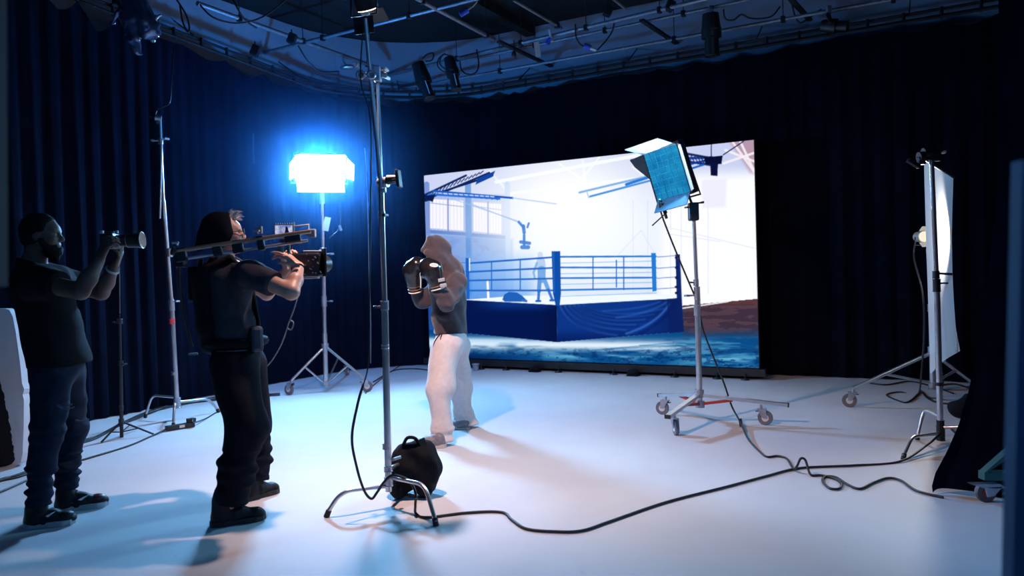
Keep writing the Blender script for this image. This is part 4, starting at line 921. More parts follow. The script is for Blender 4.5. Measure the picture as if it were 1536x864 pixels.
def shoe(parent, toe, heel, m_up, m_sole, name='shoe', wid=.1, hi=.07, sole=.03, hightop=0.0, ankle=None, h=.006):
    toe, heel = np.asarray(toe, float) * V(1, 1, 0), np.asarray(heel, float) * V(1, 1, 0); d = nrm(toe - heel); sd_ = V(-d[1], d[0], 0); L = np.linalg.norm(toe - heel)
    q = lambda x, y, z: heel + d * x * L + sd_ * y * wid / 2 + V(0, 0, z)
    F = Field(np.minimum(toe, heel) - .1, np.maximum(toe, heel) + V(.1, .1, .12 + hi + hightop), h)
    F.cap(q(.18, 0, .04), q(.45, .0, .045), .040, .042, .02, side=sd_, wide=1.0); F.cap(q(.45, 0, .045), q(.83, .08, .035), .042, .034, .03, side=sd_, wide=1.2)
    F.ell(q(.86, .06, .03), (.05, .047, .036), X=d, k=.02); F.cap(q(.18, 0, .04), q(.20, 0, .04 + hi), .042, .044, .03)
    if hightop: F.cap(q(.2, 0, .05), (ankle if ankle is not None else q(.22, 0, .08 + hightop)), .046, .048, .03)
    F.cap(q(.32, 0, .04 + hi * .7), q(.6, .03, .06), .034, .028, .03)
    F.wrinkle(.0012, 60, 60, 40, 2); F.cut((0, 0, sole * .5), (0, 0, -1))
    o = F.build(name, m_up, parent, smooth=1)
    out = [(-.0, -.3), (.03, -.62), (.15, -.82), (.4, -.78), (.62, -.95), (.8, -1.0), (.93, -.75), (1.0, -.15), (1.0, .3), (.93, .85), (.8, 1.08), (.62, 1.0), (.4, .72), (.15, .8), (.03, .6), (0, .3)]
    b = MB(); b.prism([q(x * 1.04 - .015, y * 1.14, .001) for x, y in out], (0, 0, sole)); b.build('sole', m_sole, o)
    return o, q

skinA = mat('dark_brown_skin', (.12, .062, .046), .6, 0, .12, 20, .1, 150); skinB = mat('light_skin', (.52, .29, .22), .45, 0, .08, 20, .1, 150); skinC = mat('tan_skin', (.35, .2, .15), .5, 0, .08, 20)
eyem = mat('eye_white', (.22, .22, .22), .3); hairm = mat('black_hair', (.005, .005, .007), .8, 0, .3, 40, .6, 250, spec=.2)
def limb(F, pts, rs, k=.03):
    for i in range(len(pts) - 1): F.cap(pts[i], pts[i + 1], rs[i], rs[i + 1], k)

# ---------------------------------------------------------------- the boxer
def boxer():
    base = (hz(650, 670) + hz(695, 643)) / 2
    t = thing('person', base, 'person in a dark hooded top and pale sweatpants holding boxing gloves up to the face', 'person')
    A = at; side = nrm((.22, .97, 0)); hf = nrm((-1, -.18, -.28))
    J = dict(head=A(657, 381, 6.56), nb=A(669, 402, 6.58), ch=A(672, 430, 6.58), wa=A(674, 482, 6.58), pe=A(676, 512, 6.58),
             s1=A(686, 424, 6.40), e1=A(669, 455, 6.27), w1=A(656, 432, 6.24), s2=A(664, 424, 6.78), e2=A(633, 451, 6.72), w2=A(625, 432, 6.64),
             h1=A(669, 522, 6.47), k1=A(660, 582, 6.34), a1=A(661, 656, 6.25), h2=A(684, 522, 6.70), k2=A(691, 582, 6.85), a2=A(699, 636, 6.93))
    lo, hi = bounds(list(J.values())); lo[2] = -.02
    B = Field(lo, hi, .009)
    B.cap(J['ch'], J['wa'], .125, .115, .04, side=side, wide=1.25); B.cap(J['wa'], J['pe'], .115, .125, .04, side=side, wide=1.2); B.cap(J['s1'], J['s2'], .065, .065, .05)
    B.cap(J['ch'], J['nb'], .09, .06, .04); B.cap(J['nb'], J['head'], .055, .055, .02)
    for i in '12':
        limb(B, [J['s' + i], J['e' + i], J['w' + i]], [.055, .042, .03]); limb(B, [J['h' + i], J['k' + i], J['a' + i]], [.085, .06, .042], .04)
    head_shape(B, J['head'], hf, (-.25, 0, 1))
    B.build('body', skinC, t)
    hood = mat('dark_grey_fleece', (.047, .036, .048), .92, 0, .15, 40, .35, 220, sheen=.3)
    # hooded top: torso, sleeves and hood in one skin
    H = Field(lo, hi, .008)
    H.cap(J['ch'], J['wa'], .155, .138, .05, side=side, wide=1.2); H.cap(J['wa'], A(675, 499, 6.58), .138, .140, .04, side=side, wide=1.18)
    H.cap(J['s1'] + V(-.02, .04, -.02), J['s2'] + V(.0, -.04, -.02), .085, .085, .06); H.cap(J['ch'], J['nb'], .12, .09, .05)
    for i, ec in (('1', 1), ('2', 1)): limb(H, [J['s' + i], J['e' + i], J['w' + i] + (J['e' + i] - J['w' + i]) * .12], [.083, .068, .055], .035)
    hc = A(657, 377, 6.57)
    H.ell(hc, (.108, .118, .132), X=(.97, .15, .2), k=.03); H.cap(A(661, 390, 6.57), A(675, 405, 6.59), .098, .115, .06)
    H.cap(A(648, 366, 6.54), A(637, 375, 6.53), .075, .026, .03, side=side, wide=1.25); H.cap(A(641, 379, 6.46), A(656, 397, 6.45), .024, .034, .03)
    H.ell(A(631, 393, 6.535), (.10, .072, .085), X=(1, .1, .1), k=.01, op='sub'); H.ell(A(646, 388, 6.54), (.075, .068, .075), k=.01, op='sub')
    H.wrinkle(.0035, 26, 20, 22, 12, hc - .17, hc + .17)
    H.wrinkle(.0065, 16, 22, 26, 4); H.wrinkle(.0045, 34, 18, 48, 9, J['e1'] - .14, J['e1'] + .14)
    H.cut(A(675, 501, 6.58), (-.05, 0, -1), hi=V(hi[0], hi[1], A(675, 480, 6.58)[2]))
    top = H.build('hooded_top', hood, t)
    b = MB(); pts = [A(648, 468, 6.44), A(647, 482, 6.44), A(650, 497, 6.44)]
    # hem rib band
    pan = mat('pale_sweatpants', (.66, .61, .61), .9, 0, .06, 30, .3, 200, sheen=.2)
    T = Field(lo, hi, .008)
    T.cap(A(675, 502, 6.58), J['pe'], .135, .14, .04, side=side, wide=1.15)
    limb(T, [J['h1'], J['k1'], A(662, 640, 6.27), A(664, 664, 6.25)], [.13, .108, .078, .096], .05)
    limb(T, [J['h2'], J['k2'], A(696, 622, 6.92), A(699, 637, 6.93)], [.125, .092, .083, .10], .05)
    T.wrinkle(.008, 17, 14, 13, 14); T.wrinkle(.005, 10, 12, 60, 6, A(662, 655, 6.27) - V(.16, .16, .09), A(662, 655, 6.27) + V(.16, .16, .08)); T.wrinkle(.005, 10, 12, 60, 7, A(699, 630, 6.93) - V(.16, .16, .09), A(699, 630, 6.93) + V(.16, .16, .06))
    T.cut(A(675, 499, 6.58), (0, 0, 1)); T.cut(V(0, 0, .03), (0, 0, -1))
    tr = T.build('sweatpants', pan, t)
    b = MB(); p0 = A(653, 503, 6.43)
    for k, e in enumerate((A(650, 521, 6.40), A(663, 516, 6.37))): b.tube([A(660 + k * 3, 501, 6.42), (A(660 + k * 3, 501, 6.42) + e) / 2 + V(-.012, -.01, 0), e], .005, 6, smooth=3)
    b.build('drawstring', 'nylon', tr)
    su, so = mat('silver_mesh_trainer', (.22, .21, .23), .5, .2, .25, 60, .3, 200), mat('pale_sole', (.6, .56, .52), .6, 0, .1)
    for toe, heel, yw in ((hz(620, 671), hz(669, 671), 0), (hz(676, 642), hz(704, 644), 1)):
        o, q = shoe(t, toe, heel, su, so, 'trainer', .098, .035, .03)
        b = MB()
        for x in (.35, .45, .55): b.tube([q(x, -.75, .035), q(x + .06, -.4, .075), q(x + .08, 0, .095 - (x - .35) * .09)], .006, 6, smooth=3)
        b.build('stripe', 'blackplastic', o)
    gm = mat('black_leather', (.010, .010, .013), .26, 0, .1, 10, .12, 60, coat=.3); trim = mat('white_trim', (.75, .72, .68), .5); strap = mat('silver_strap', (.55, .56, .6), .4, .4); brn = mat('copper_sheen_strap', (.28, .13, .07), .45, .2)  # brown straps, with coppery reflections put into their colour
    def glove(w, m, f0, f1, th, n_up):
        F = Field(*bounds([w, m, f0, f1, th], .14), .006)
        F.cap(w, m, .054, .058, .02); F.cap(m, f0, .062, .08, .04); F.cap(f0, f1, .082, .068, .03); F.cap((m + f0) / 2, th, .035, .032, .025)
        F.cut(w, w - m); F.wrinkle(.001, 50, 50, 50, 3)
        o = F.build('boxing_glove', gm, t, smooth=1)
        ax = nrm(m - w); b = MB(); b.torus(w + ax * .004, ax, .053, .006, 24, 6); b.build('cuff_trim', trim, o)
        x, y = b.frame(ax)
        for k, (d_, mm, nm) in enumerate(((.028, brn, 'cuff_band'), (.055, brn, 'cuff_band'), (.081, brn, 'cuff_band'))):
            b = MB(); b.tube([w + ax * d_ + (x * math.cos(a) + y * math.sin(a)) * (.0575 + .02 * max(0, d_ - .04)) for a in np.linspace(0, 2 * math.pi, 25)], .0045, 6, cap=False); b.build(nm, mm, o)
        return o, ax
    g1, ax = glove(A(657, 434, 6.22), A(652, 417, 6.21), A(648, 405, 6.21), A(641, 399, 6.22), A(636, 412, 6.25), 0)
    vd = V(0.2, -1, .15)
    b = MB()
    for (px, py) in ((662, 420), (665, 428)): b.box(A(px, py, 6.163), (.055, .012, .028), X=(1, .35, .18), bev=.004)
    b.build('wrist_strap', strap, g1)
    # white oval badge with a small printed word
    bc = A(651, 397.5, 6.127); bx = nrm((1, .12, -.08)); bz = nrm((0, .35, 1)); by = np.cross(bz, bx)
    b = MB(); oval = [bc + bx * .034 * math.cos(a) + bz * .016 * math.sin(a) for a in np.linspace(0, 2 * math.pi, 25)[:-1]]; b.prism(oval, by * .012); b.build('oval_badge', MT['white'], g1)
    b = MB()
    for k in range(6): b.box(bc - by * .0012 + bx * (-.02 + k * .008), (.005, .002, .009 if k % 2 else .007), X=bx, Z=bz)
    b.build('badge_lettering', MT['red'], g1)
    g2, ax = glove(A(623, 438, 6.60), A(620, 419, 6.57), A(619, 406, 6.55), A(625, 397, 6.52), A(631, 410, 6.6), 0)
    b = MB(); b.tube([A(630, 408, 6.50), A(631, 420, 6.52), A(631, 432, 6.54)], .006, 6, smooth=3); b.build('lace', MT['white'], g2)
boxer()

# ---------------------------------------------------------------- the camera operator
def operator():
    base = (hz(350, 788) + hz(388, 748)) / 2; A = at
    t = thing('person', base, 'person in grey T-shirt, dark trousers and backwards cap aiming a camera rig', 'person')
    f = nrm((.86, .5, 0)); side = nrm((-.5, .86, 0)); hf = nrm((.95, .3, .06))
    J = dict(head=A(336, 351, 4.57), nb=A(335, 392, 4.57), ch=A(342, 428, 4.58), wa=A(350, 490, 4.58), pe=A(354, 532, 4.60),
             s1=A(374, 411, 4.36), e1=A(437, 438, 4.27), w1=A(449, 400, 4.44), s2=A(345, 404, 4.80), e2=A(400, 440, 4.93), w2=A(432, 404, 4.86),
             h1=A(350, 548, 4.48), k1=A(370, 642, 4.42), a1=A(344, 757, 4.39), h2=A(366, 548, 4.72), k2=A(382, 636, 4.86), a2=A(381, 722, 4.91))
    lo, hi = bounds(list(J.values()), .22); lo[2] = -.01
    B = Field(lo, hi, .007)
    B.cap(J['ch'], J['wa'], .115, .11, .04, side=side, wide=1.35); B.cap(J['wa'], J['pe'], .11, .12, .04, side=side, wide=1.3); B.cap(J['s1'], J['s2'], .06, .06, .05)
    B.cap(J['ch'], J['nb'], .09, .062, .04); B.cap(J['nb'], J['head'] + V(.0, 0, -.03), .058, .056, .02)
    limb(B, [J['s1'], J['e1'], J['e1'] * .55 + J['w1'] * .45, J['w1']], [.056, .043, .043, .028], .02); limb(B, [J['s2'], J['e2'], J['e2'] * .55 + J['w2'] * .45, J['w2']], [.055, .043, .042, .028], .02)
    for i in '12': limb(B, [J['h' + i], J['k' + i], J['a' + i]], [.085, .06, .042], .04)
    q, hfw, hl, hu = head_shape(B, J['head'], hf, (-.02, -.02, 1), 1.02)
    hand_shape(B, J['w1'], (-.62, -.1, .62), (-.55, .2, -.65), (-.15, -.9, -.1), [(.5, .5, .3), (.3, .3, .2), (.45, .5, .3), (.6, .6, .4)], (.6, .3, .2))
    hand_shape(B, J['w2'], (-.1, -.1, 1), (.8, -.6, 0), (.2, .8, .2), [(.8, .9, .5)] * 4, (.5, .5, .3))
    B.build('body', skinB, t)
    for sg in (1, -1): b = MB(); b.ell(q(.079, sg * .031, .002), .0125 * 1.02, nu=10, nv=8); b.build('eye', eyem, t)
    # T-shirt
    sh = mat('grey_tshirt', (.035, .036, .05), .9, 0, .12, 30, .3, 180, spec=.15)
    S = Field(lo, hi, .008)
    S.cap(J['ch'] + V(0, 0, .02), J['wa'], .142, .138, .05, side=side, wide=1.36); S.cap(J['wa'], A(352, 520, 4.6), .138, .135, .04, side=side, wide=1.3)
    S.cap(J['s1'] + V(0, .02, -.01), J['s2'] + V(0, 0, -.01), .082, .08, .05); S.cap(J['ch'], J['nb'], .115, .082, .05)
    for i in '12': S.cap(J['s' + i], J['s' + i] * .35 + J['e' + i] * .65, .082, .075, .04)
    S.wrinkle(.0035, 13, 17, 24, 21); S.wrinkle(.003, 30, 25, 40, 5, J['s1'] - .12, J['s1'] + .16)
    for i in '12':
        p = J['s' + i] * .42 + J['e' + i] * .58; d = nrm(J['e' + i] - J['s' + i]); S.cut(p, d, p - .13, p + V(.16, .13, .13))
    S.cut(J['nb'] + V(0, 0, .012), (.35, .1, 1), J['nb'] - .12, J['nb'] + .2); S.cut(A(352, 523, 4.6), (0, 0, -1), hi=V(hi[0], hi[1], J['wa'][2]))
    S.build('t_shirt', sh, t)
    tr = mat('black_trousers', (.005, .006, .012), .9, 0, .2, 30, .3, 180, spec=.15)
    T = Field(lo, hi, .008)
    T.cap(A(353, 524, 4.6), J['pe'], .125, .142, .04, side=side, wide=1.3)
    limb(T, [J['h1'], J['k1'], A(356, 705, 4.40), A(346, 748, 4.39)], [.135, .115, .095, .095], .05); limb(T, [J['h2'], J['k2'], A(383, 690, 4.9), A(382, 712, 4.91)], [.135, .10, .088, .09], .05)
    T.wrinkle(.004, 11, 14, 16, 31); T.wrinkle(.007, 14, 18, 60, 8, V(lo[0], lo[1], .1), V(hi[0], hi[1], .42))
    T.cut(A(353, 523, 4.6), (0, 0, 1)); T.cut(A(344, 754, 4.39), (-.2, 0, -1)); tro = T.build('trousers', tr, t)
    b = MB(); w_ = A(352, 524, 4.6); n_ = 40; x, y = side, f
    b.tube([w_ + side * .183 * math.cos(a) + f * .143 * math.sin(a) for a in np.linspace(0, 2 * math.pi, n_ + 1)], .012, 8, cap=False); b.build('shirt_hem', mat('pale_hem', (.33, .30, .33), .9), t)
    b = MB(); b.tube([A(352, 512, 4.6) + side * .205 * math.cos(a) + f * .168 * math.sin(a) for a in np.linspace(0, 2 * math.pi, n_ + 1)], .028, 8, cap=False); blt = b.build('waist_belt', 'nylon', t)
    b = MB(); b.box(A(383, 508, 4.47), (.07, .13, .15), X=f, bev=.02); b.build('belt_pouch', mat('dark_blue_pouch', (.02, .035, .06), .55, 0, .2), blt)
    bs, bk = mat('black_boot', (.006, .006, .009), .55, 0, .2, 30, spec=.25), MT['rubber']
    shoe(t, hz(397, 777), hz(316, 790), bs, bk, 'boot', .11, .10, .028, .06); o, q2 = shoe(t, hz(416, 737), hz(362, 753), bs, bk, 'boot', .105, .08, .028, .05)
    b = MB(); b.tube([q2(.4, -.2, .125), q2(.43, -.5, .15), q2(.48, -.3, .12), q2(.45, .1, .15)], .004, 6, smooth=4); b.build('lace', 'grey', o)
    # cap worn backwards, hair at the front, glasses
    C = Field(J['head'] - .2, J['head'] + .2, .006)
    C.ell(q(-.018, 0, .038), (.112, .088, .098), X=hfw, Z=hu); C.cap(q(-.10, 0, -.005), q(-.135, 0, -.06), .05, .03, .03, side=hl, wide=1.5); C.ell(q(-.02, .0, -.02), (.088, .088, .085), X=hfw, Z=hu, k=.04)
    C.cut(q(.052, 0, .03), hfw * .95 + hu * .10); C.cut(q(.01, 0, -.07), -hu + hfw * .55); C.wrinkle(.0012, 30, 30, 50, 3)
    cap_ = C.build('cap', mat('black_cap', (.003, .005, .011), .9, 0, .2, 40, .3, 200, spec=.15), t)
    r = random.Random(5); b = MB()
    for k in range(60):
        a = q(.045 + r.uniform(-.015, .03), r.uniform(-.045, .04), .105 + r.uniform(-.03, .012)); e = a + hfw * r.uniform(.005, .05) + hu * r.uniform(-.02, .035) + hl * r.uniform(-.02, .02)
        b.tube([a, (a + e) / 2 + hu * .008, e], [.0045, .0035, .001], 5)
    b.build('hair', mat('backlit_hair', (.5, .47, .44), .5, 0, .3, 40), t)  # light hair colour stands in for the backlight on the tuft
    b = MB()
    for sg in (1, -1): b.torus(q(.112, sg * .034, .0), hfw, .021, .0022, 18, 6); b.tube([q(.11, sg * .053, .006), q(.0, sg * .083, .006)], .0025, 6)
    b.tube([q(.113, .014, .003), q(.116, 0, .006), q(.113, -.014, .003)], .0022, 6); gl = b.build('glasses', 'blackplastic', t)
    b = MB()
    for sg in (1, -1): b.cyl(q(.112, sg * .034, 0), q(.1125, sg * .034, 0), .020, n=16)
    lm = bpy.data.materials.new('tinted_lens'); lm.use_nodes = True; p = lm.node_tree.nodes['Principled BSDF']; p.inputs['Base Color'].default_value = (.25, .5, .9, 1); p.inputs['Roughness'].default_value = .05; p.inputs['Transmission Weight'].default_value = .7
    tag(b.build('lenses', lm, gl), kind='stuff')
    b = MB(); d = nrm(J['e1'] - J['w1']); b.torus(J['w1'] - d * -.012, d, .029, .006, 20, 6); b.build('wristband', 'nylon', t)
    # support vest worn on the back with its upright frame
    vb = MT['darkmetal']; bk_ = lambda x, y, Y=4.62: A(x, y, Y)
    vest = Field(lo - .1, hi + .1, .01)
    vest.cap(J['ch'] - f * .15 + V(0, 0, .06), J['wa'] - f * .15, .06, .05, .03, side=side, wide=2.0); vest.cap(J['wa'] - f * .14, A(350, 512, 4.6) - f * .12, .06, .07, .04, side=side, wide=2.0)
    for sg in (.6, -.6):
        s0 = J['nb'] + side * sg * .17 + V(0, 0, -.01)
        vest.cap(s0 - f * .12 + V(0, 0, -.03), s0 + f * .02 + V(0, 0, .025), .02, .02, .02, side=side, wide=1.8); vest.cap(s0 + f * .02 + V(0, 0, .025), s0 + f * .13 + V(0, 0, -.10), .02, .018, .02, side=side, wide=1.8); vest.cap(s0 + f * .13 + V(0, 0, -.10), J['wa'] + side * sg * .2 + f * .12, .016, .016, .02, side=side, wide=1.5)
    v_ = vest.build('support_vest', 'nylon', t)
    return t, J, f, side
OP, OJ, of, os_ = operator()

def rig():
    A = at
    t = thing('shoulder_support', A(300, 520, 4.6), 'dark body-worn support frame with two long rods over the operator shoulder', 'camera support')
    r0, r1 = A(262, 377, 4.28), A(466, 347, 4.42); o_ = V(0, .02, -.048)
    cop = mat('bronze_rod', (.42, .27, .17), .35, .7, .15)
    b = MB(); b.cyl(r0, r1, .0125, n=12); b.build('upper_rod', cop, t)
    b = MB(); b.cyl(r0 + o_, r0 + o_ + (r1 - r0) * .97, .009, n=10); b.build('lower_rod', MT['steel'], t)
    ax = nrm(r1 - r0); L = np.linalg.norm(r1 - r0)
    for s_, w_, h_ in ((.04, .06, .08), (.30, .05, .07), (.45, .06, .075), (.62, .04, .085), (.86, .09, .045)):
        b = MB(); b.box(r0 + ax * L * s_ + o_ / 2, (w_, .04, h_), X=ax, bev=.008); c = b.build('rod_clamp', MT['darkmetal'], t)
        if s_ in (.04, .62): knob(r0 + ax * L * s_ + V(0, -.03, .03), V(0, -1, .4), c, 'steel', .012, .04)
    b = MB(); b.cyl(r0 + ax * L * .625 + V(0, 0, .03), r0 + ax * L * .625 + V(.0, 0, .07), .012, n=10); b.build('wing_screw', cop, t)
    # frame behind the back
    for pts, rr in (([A(268, 395, 4.36), A(275, 470, 4.5), A(288, 520, 4.6)], .009), ([A(300, 386, 4.42), A(298, 440, 4.62), A(302, 512, 4.62)], .016), ([A(318, 384, 4.46), A(314, 440, 4.66), A(314, 505, 4.66)], .014)):
        b = MB(); b.tube(pts, rr, 8, smooth=5); b.build('frame_tube', MT['darkmetal'], t)
    b = MB(); b.box(A(296, 425, 4.58), (.10, .08, .20), X=(.86, .5, 0), bev=.015); b.build('back_pad', 'nylon', t)
    b = MB(); b.box(A(272, 392, 4.34), (.05, .06, .07), bev=.008); b.cyl(A(262, 377, 4.28), A(258, 376, 4.27), .025, n=12); b.build('end_clamp', 'darkmetal', t)
    b = MB(); b.box(A(313, 441, 4.45), (.09, .03, .02), X=(1, .1, 0), bev=.004); b.build('cross_bar', 'darkmetal', t)
    for y in (452, 531): b = MB(); b.box(A(290, y, 4.58), (.05, .02, .012), X=(1, .2, 0)); b.build('buckle', 'grey', t)
    # ---- the camera under the rods
    Yc_ = 4.60
    t = thing('cinema_camera', A(465, 412, Yc_), 'black camera rig with a small lit monitor held by the operator before the chrome stand', 'camera')
    b = MB(); b.box(A(462, 398, Yc_), (.17, .16, .14), bev=.012); b.build('camera_body', 'blackplastic', t)
    b = MB(); b.cyl(A(478, 396, Yc_), A(486, 396, Yc_ + .08), .05, .055, 18); b.build('lens', 'blackplastic', t)
    b = MB(); b.box(A(484, 394, Yc_ + .02), (.012, .20, .165), X=(.9, .4, 0), bev=.003); b.build('matte_box', 'blackplastic', t)
    b = MB(); b.tube([A(455, 377, Yc_ - .02), A(486, 377, Yc_)], .006, 8); b.tube([A(450, 412, Yc_), A(486, 411, Yc_)], .006, 8); b.build('support_rod', 'steel', t)
    b = MB(); b.box(A(462, 416, Yc_), (.13, .06, .018), bev=.004); b.build('base_plate', 'steel', t)
    b = MB(); r = random.Random(3)
    for k in range(22): p = A(450 + r.uniform(0, 33), 380 + r.uniform(0, 32), Yc_ - .085); b.cyl(p, p + V(0, -.008, 0), r.uniform(.002, .005), n=8)
    tag(b.build('buttons', 'grey', t), kind='stuff')
    for x, y in ((421, 376), (433, 372)):
        b = MB(); b.cyl(A(x, y + 8, Yc_ - .06), A(x, y - 6, Yc_ - .06), .018 if x < 430 else .01, n=14); b.build('hand_grip', mat('teal_grip', (.02, .13, .2), .5, 0, .1), t)
    b = MB(); b.box(A(437, 362, Yc_ - .02), (.12, .06, .03), bev=.006); b.cyl(A(436, 350, Yc_ - .05), A(436, 374, Yc_ - .03), .009, n=8); b.build('monitor_arm', 'darkmetal', t)
    # monitor: picture of a dark standing figure before the bright screen
    mc = A(425.5, 346, Yc_ - .09); mx = nrm((1, .15, 0)); mz = V(0, 0, 1)
    b = MB(); b.box(mc + V(0, .012, 0), (.112, .018, .078), X=mx, bev=.004); mo = b.build('monitor', 'blackplastic', t)
    my = np.cross(mz, mx)
    mm = bpy.data.materials.new('monitor_picture'); mm.use_nodes = True; nt = mm.node_tree; nt.nodes.remove(nt.nodes['Principled BSDF']); e = nt.nodes.new('ShaderNodeEmission'); nz = nt.nodes.new('ShaderNodeTexNoise'); nz.inputs['Scale'].default_value = 30; rp = nt.nodes.new('ShaderNodeValToRGB'); tc = nt.nodes.new('ShaderNodeTexCoord')
    rp.color_ramp.elements[0].color = (.12, .2, .55, 1); rp.color_ramp.elements[1].color = (.72, .72, .95, 1); rp.color_ramp.elements[0].position = .35; rp.color_ramp.elements[1].position = .6
    nt.links.new(tc.outputs['Object'], nz.inputs[0]); nt.links.new(nz.outputs[0], rp.inputs[0]); nt.links.new(rp.outputs[0], e.inputs[0]); nt.links.new(e.outputs[0], nt.nodes['Material Output'].inputs[0]); e.inputs[1].default_value = .8
    b = MB(); b.box(mc + V(0, .0025, 0), (.100, .002, .066), X=mx); b.build('monitor_picture', mm, mo)
    dk = emit('picture_dark', (.004, .006, .03), 1.0)
    fg = lambda a, c: mc + mx * a + mz * c - my * .0 + V(0, .0008, 0)
    b = MB(); b.prism([fg(.004, -.033), fg(.004, -.012), (fg(.009, .004)), fg(.011, .018), fg(.017, .025), fg(.023, .018), fg(.026, .004), fg(.032, -.014), fg(.032, -.033)], (0, .001, 0)); b.build('picture_silhouette', dk, mo)
    b = MB()
    for k in range(8): b.box(mc + mx * (-.045 + k * .013) + mz * .039 + V(0, .01, 0), (.003, .01, .012), X=mx)
    b.build('hood_tab', 'paper', mo)
    b = MB(); b.tube([A(441, 333, Yc_ + .05), A(441, 365, Yc_ + .05)], .006, 8); b.tube([A(441, 340, Yc_ + .05), A(463, 337, Yc_ + .05), A(463, 346, Yc_ + .05)], .006, 8); b.box(A(468, 350, Yc_ + .05), (.045, .04, .05), bev=.006); b.build('antenna_arm', 'grey', t)
    cable('run_cable', [A(455, 416, 4.62), A(448, 440, 4.66), A(440, 466, 4.7), A(434, 482, 4.72), A(431, 492, 4.72), A(437, 494, 4.72), A(440, 484, 4.72), A(434, 482, 4.715), A(428, 500, 4.75), A(420, 520, 4.8), A(408, 540, 4.85), A(399, 551, 4.9), A(394, 562, 4.86)], .0045, 'thin pale looped cable hanging from the camera rig to the operator', m='grey')
rig()

# ---------------------------------------------------------------- the photographer
def photographer():
    base = (hz(72, 793) + hz(120, 765)) / 2; A = at
    t = thing('person', base, 'bearded person in black T-shirt and dark jeans photographing at arm\'s length', 'person')
    f = nrm((.97, .22, 0)); side = nrm((-.22, .97, 0)); hf = nrm((.98, .16, -.02))
    J = dict(head=A(63, 353, 4.57), nb=A(50, 396, 4.57), ch=A(58, 438, 4.58), wa=A(80, 505, 4.58), pe=A(86, 548, 4.58),
             s1=A(52, 422, 4.36), e1=A(121, 437, 4.26), w1=A(149, 390, 4.36), s2=A(66, 416, 4.79), e2=A(152, 439, 4.80), w2=A(171, 400, 4.72),
             h1=A(78, 562, 4.47), k1=A(72, 642, 4.42), a1=A(58, 757, 4.42), h2=A(98, 562, 4.69), k2=A(108, 642, 4.74), a2=A(100, 733, 4.77))
    lo, hi = bounds(list(J.values()), .22); lo[2] = -.01
    B = Field(lo, hi, .007)
    B.cap(J['ch'], J['wa'], .125, .13, .04, side=side, wide=1.3); B.cap(J['wa'], J['pe'], .13, .125, .04, side=side, wide=1.25); B.cap(J['s1'], J['s2'], .065, .065, .05)
    B.cap(J['ch'], J['nb'], .1, .07, .04); B.cap(J['nb'], J['head'] + V(-.01, 0, -.03), .066, .06, .02)
    limb(B, [J['s1'], J['e1'], J['e1'] * .6 + J['w1'] * .4, J['w1']], [.062, .045, .046, .03], .02); limb(B, [J['s2'], J['e2'], J['e2'] * .6 + J['w2'] * .4, J['w2']], [.06, .045, .046, .03], .02)
    for i in '12': limb(B, [J['h' + i], J['k' + i], J['a' + i]], [.085, .06, .042], .04)
    q, hfw, hl, hu = head_shape(B, J['head'], hf, (-.06, 0, 1), 1.03)
    hand_shape(B, J['w1'] + V(.005, 0, .012), (.45, -.05, .9), (.5, .86, -.2), (-.3, .5, .6), [(.35, .9, .5), (.45, .9, .6), (.5, .95, .6), (.6, .9, .6)], (.5, .3, .2))
    hand_shape(B, J['w2'] + V(.008, 0, .012), (.6, -.35, .72), (-.3, -.5, .8), (-.5, .8, .2), [(.35, .6, .4), (.35, .6, .4), (.4, .65, .4), (.45, .7, .4)], (.9, .3, .2))
    B.build('body', skinA, t)
    for sg in (1, -1): b = MB(); b.ell(q(.079, sg * .031, .002), .0125, nu=10, nv=8); b.build('eye', eyem, t)
    H = Field(J['head'] - .22, J['head'] + .2, .006)
    H.ell(q(-.016, 0, .04), (.104, .083, .093), X=hfw, Z=hu); H.ell(q(-.03, 0, -.01), (.085, .08, .08), X=hfw, Z=hu, k=.03); H.cut(q(.052, 0, .06), hfw * .8 + hu * -.35); H.cut(q(-.02, 0, -.05), -hu + hfw * .2); H.wrinkle(.0015, 90, 90, 90, 2)
    H.build('hair', hairm, t)
    K = Field(J['head'] - .22, J['head'] + .2, .006)
    K.ell(q(.05, 0, -.085), (.055, .062, .045), X=hfw, Z=hu); K.cap(q(.07, 0, -.095), q(.068, 0, -.125), .036, .026, .03); K.cap(q(.02, .066, -.03), q(.05, .05, -.08), .016, .022, .02); K.cap(q(.02, -.066, -.03), q(.05, -.05, -.08), .016, .022, .02)
    K.ell(q(.095, 0, -.060), (.02, .026, .011), X=hfw, Z=hu, k=.006, op='sub'); K.wrinkle(.0018, 110, 110, 110, 6)
    K.build('beard', hairm, t)
    sh = mat('black_tshirt', (.005, .006, .010), .9, 0, .15, 30, .3, 180, spec=.15)
    S = Field(lo, hi, .008)
    S.cap(A(64, 430, 4.58), J['wa'], .165, .152, .05, side=side, wide=1.25); S.cap(J['wa'], A(90, 544, 4.58), .152, .178, .04, side=side, wide=1.2); S.cap(J['s1'] + V(0, .03, -.01), J['s2'] + V(0, -.02, -.01), .09, .09, .06); S.cap(J['ch'], J['nb'], .13, .095, .05); S.cap(A(84, 418, 4.45), A(88, 416, 4.7), .075, .075, .06)
    for i in '12': S.cap(J['s' + i], J['s' + i] * .4 + J['e' + i] * .6, .092, .088, .04)
    S.wrinkle(.0045, 12, 15, 20, 41)
    for i in '12':
        p = J['s' + i] * .46 + J['e' + i] * .54; d = nrm(J['e' + i] - J['s' + i]); S.cut(p, d, p - V(.05, .13, .13), p + V(.2, .13, .13))
    S.cut(J['nb'] + V(0, 0, .02), (.3, .05, 1), J['nb'] - .12, J['nb'] + .2); S.cut(A(90, 547, 4.58), (.06, 0, -1), hi=V(hi[0], hi[1], J['wa'][2]))
    S.build('t_shirt', sh, t)
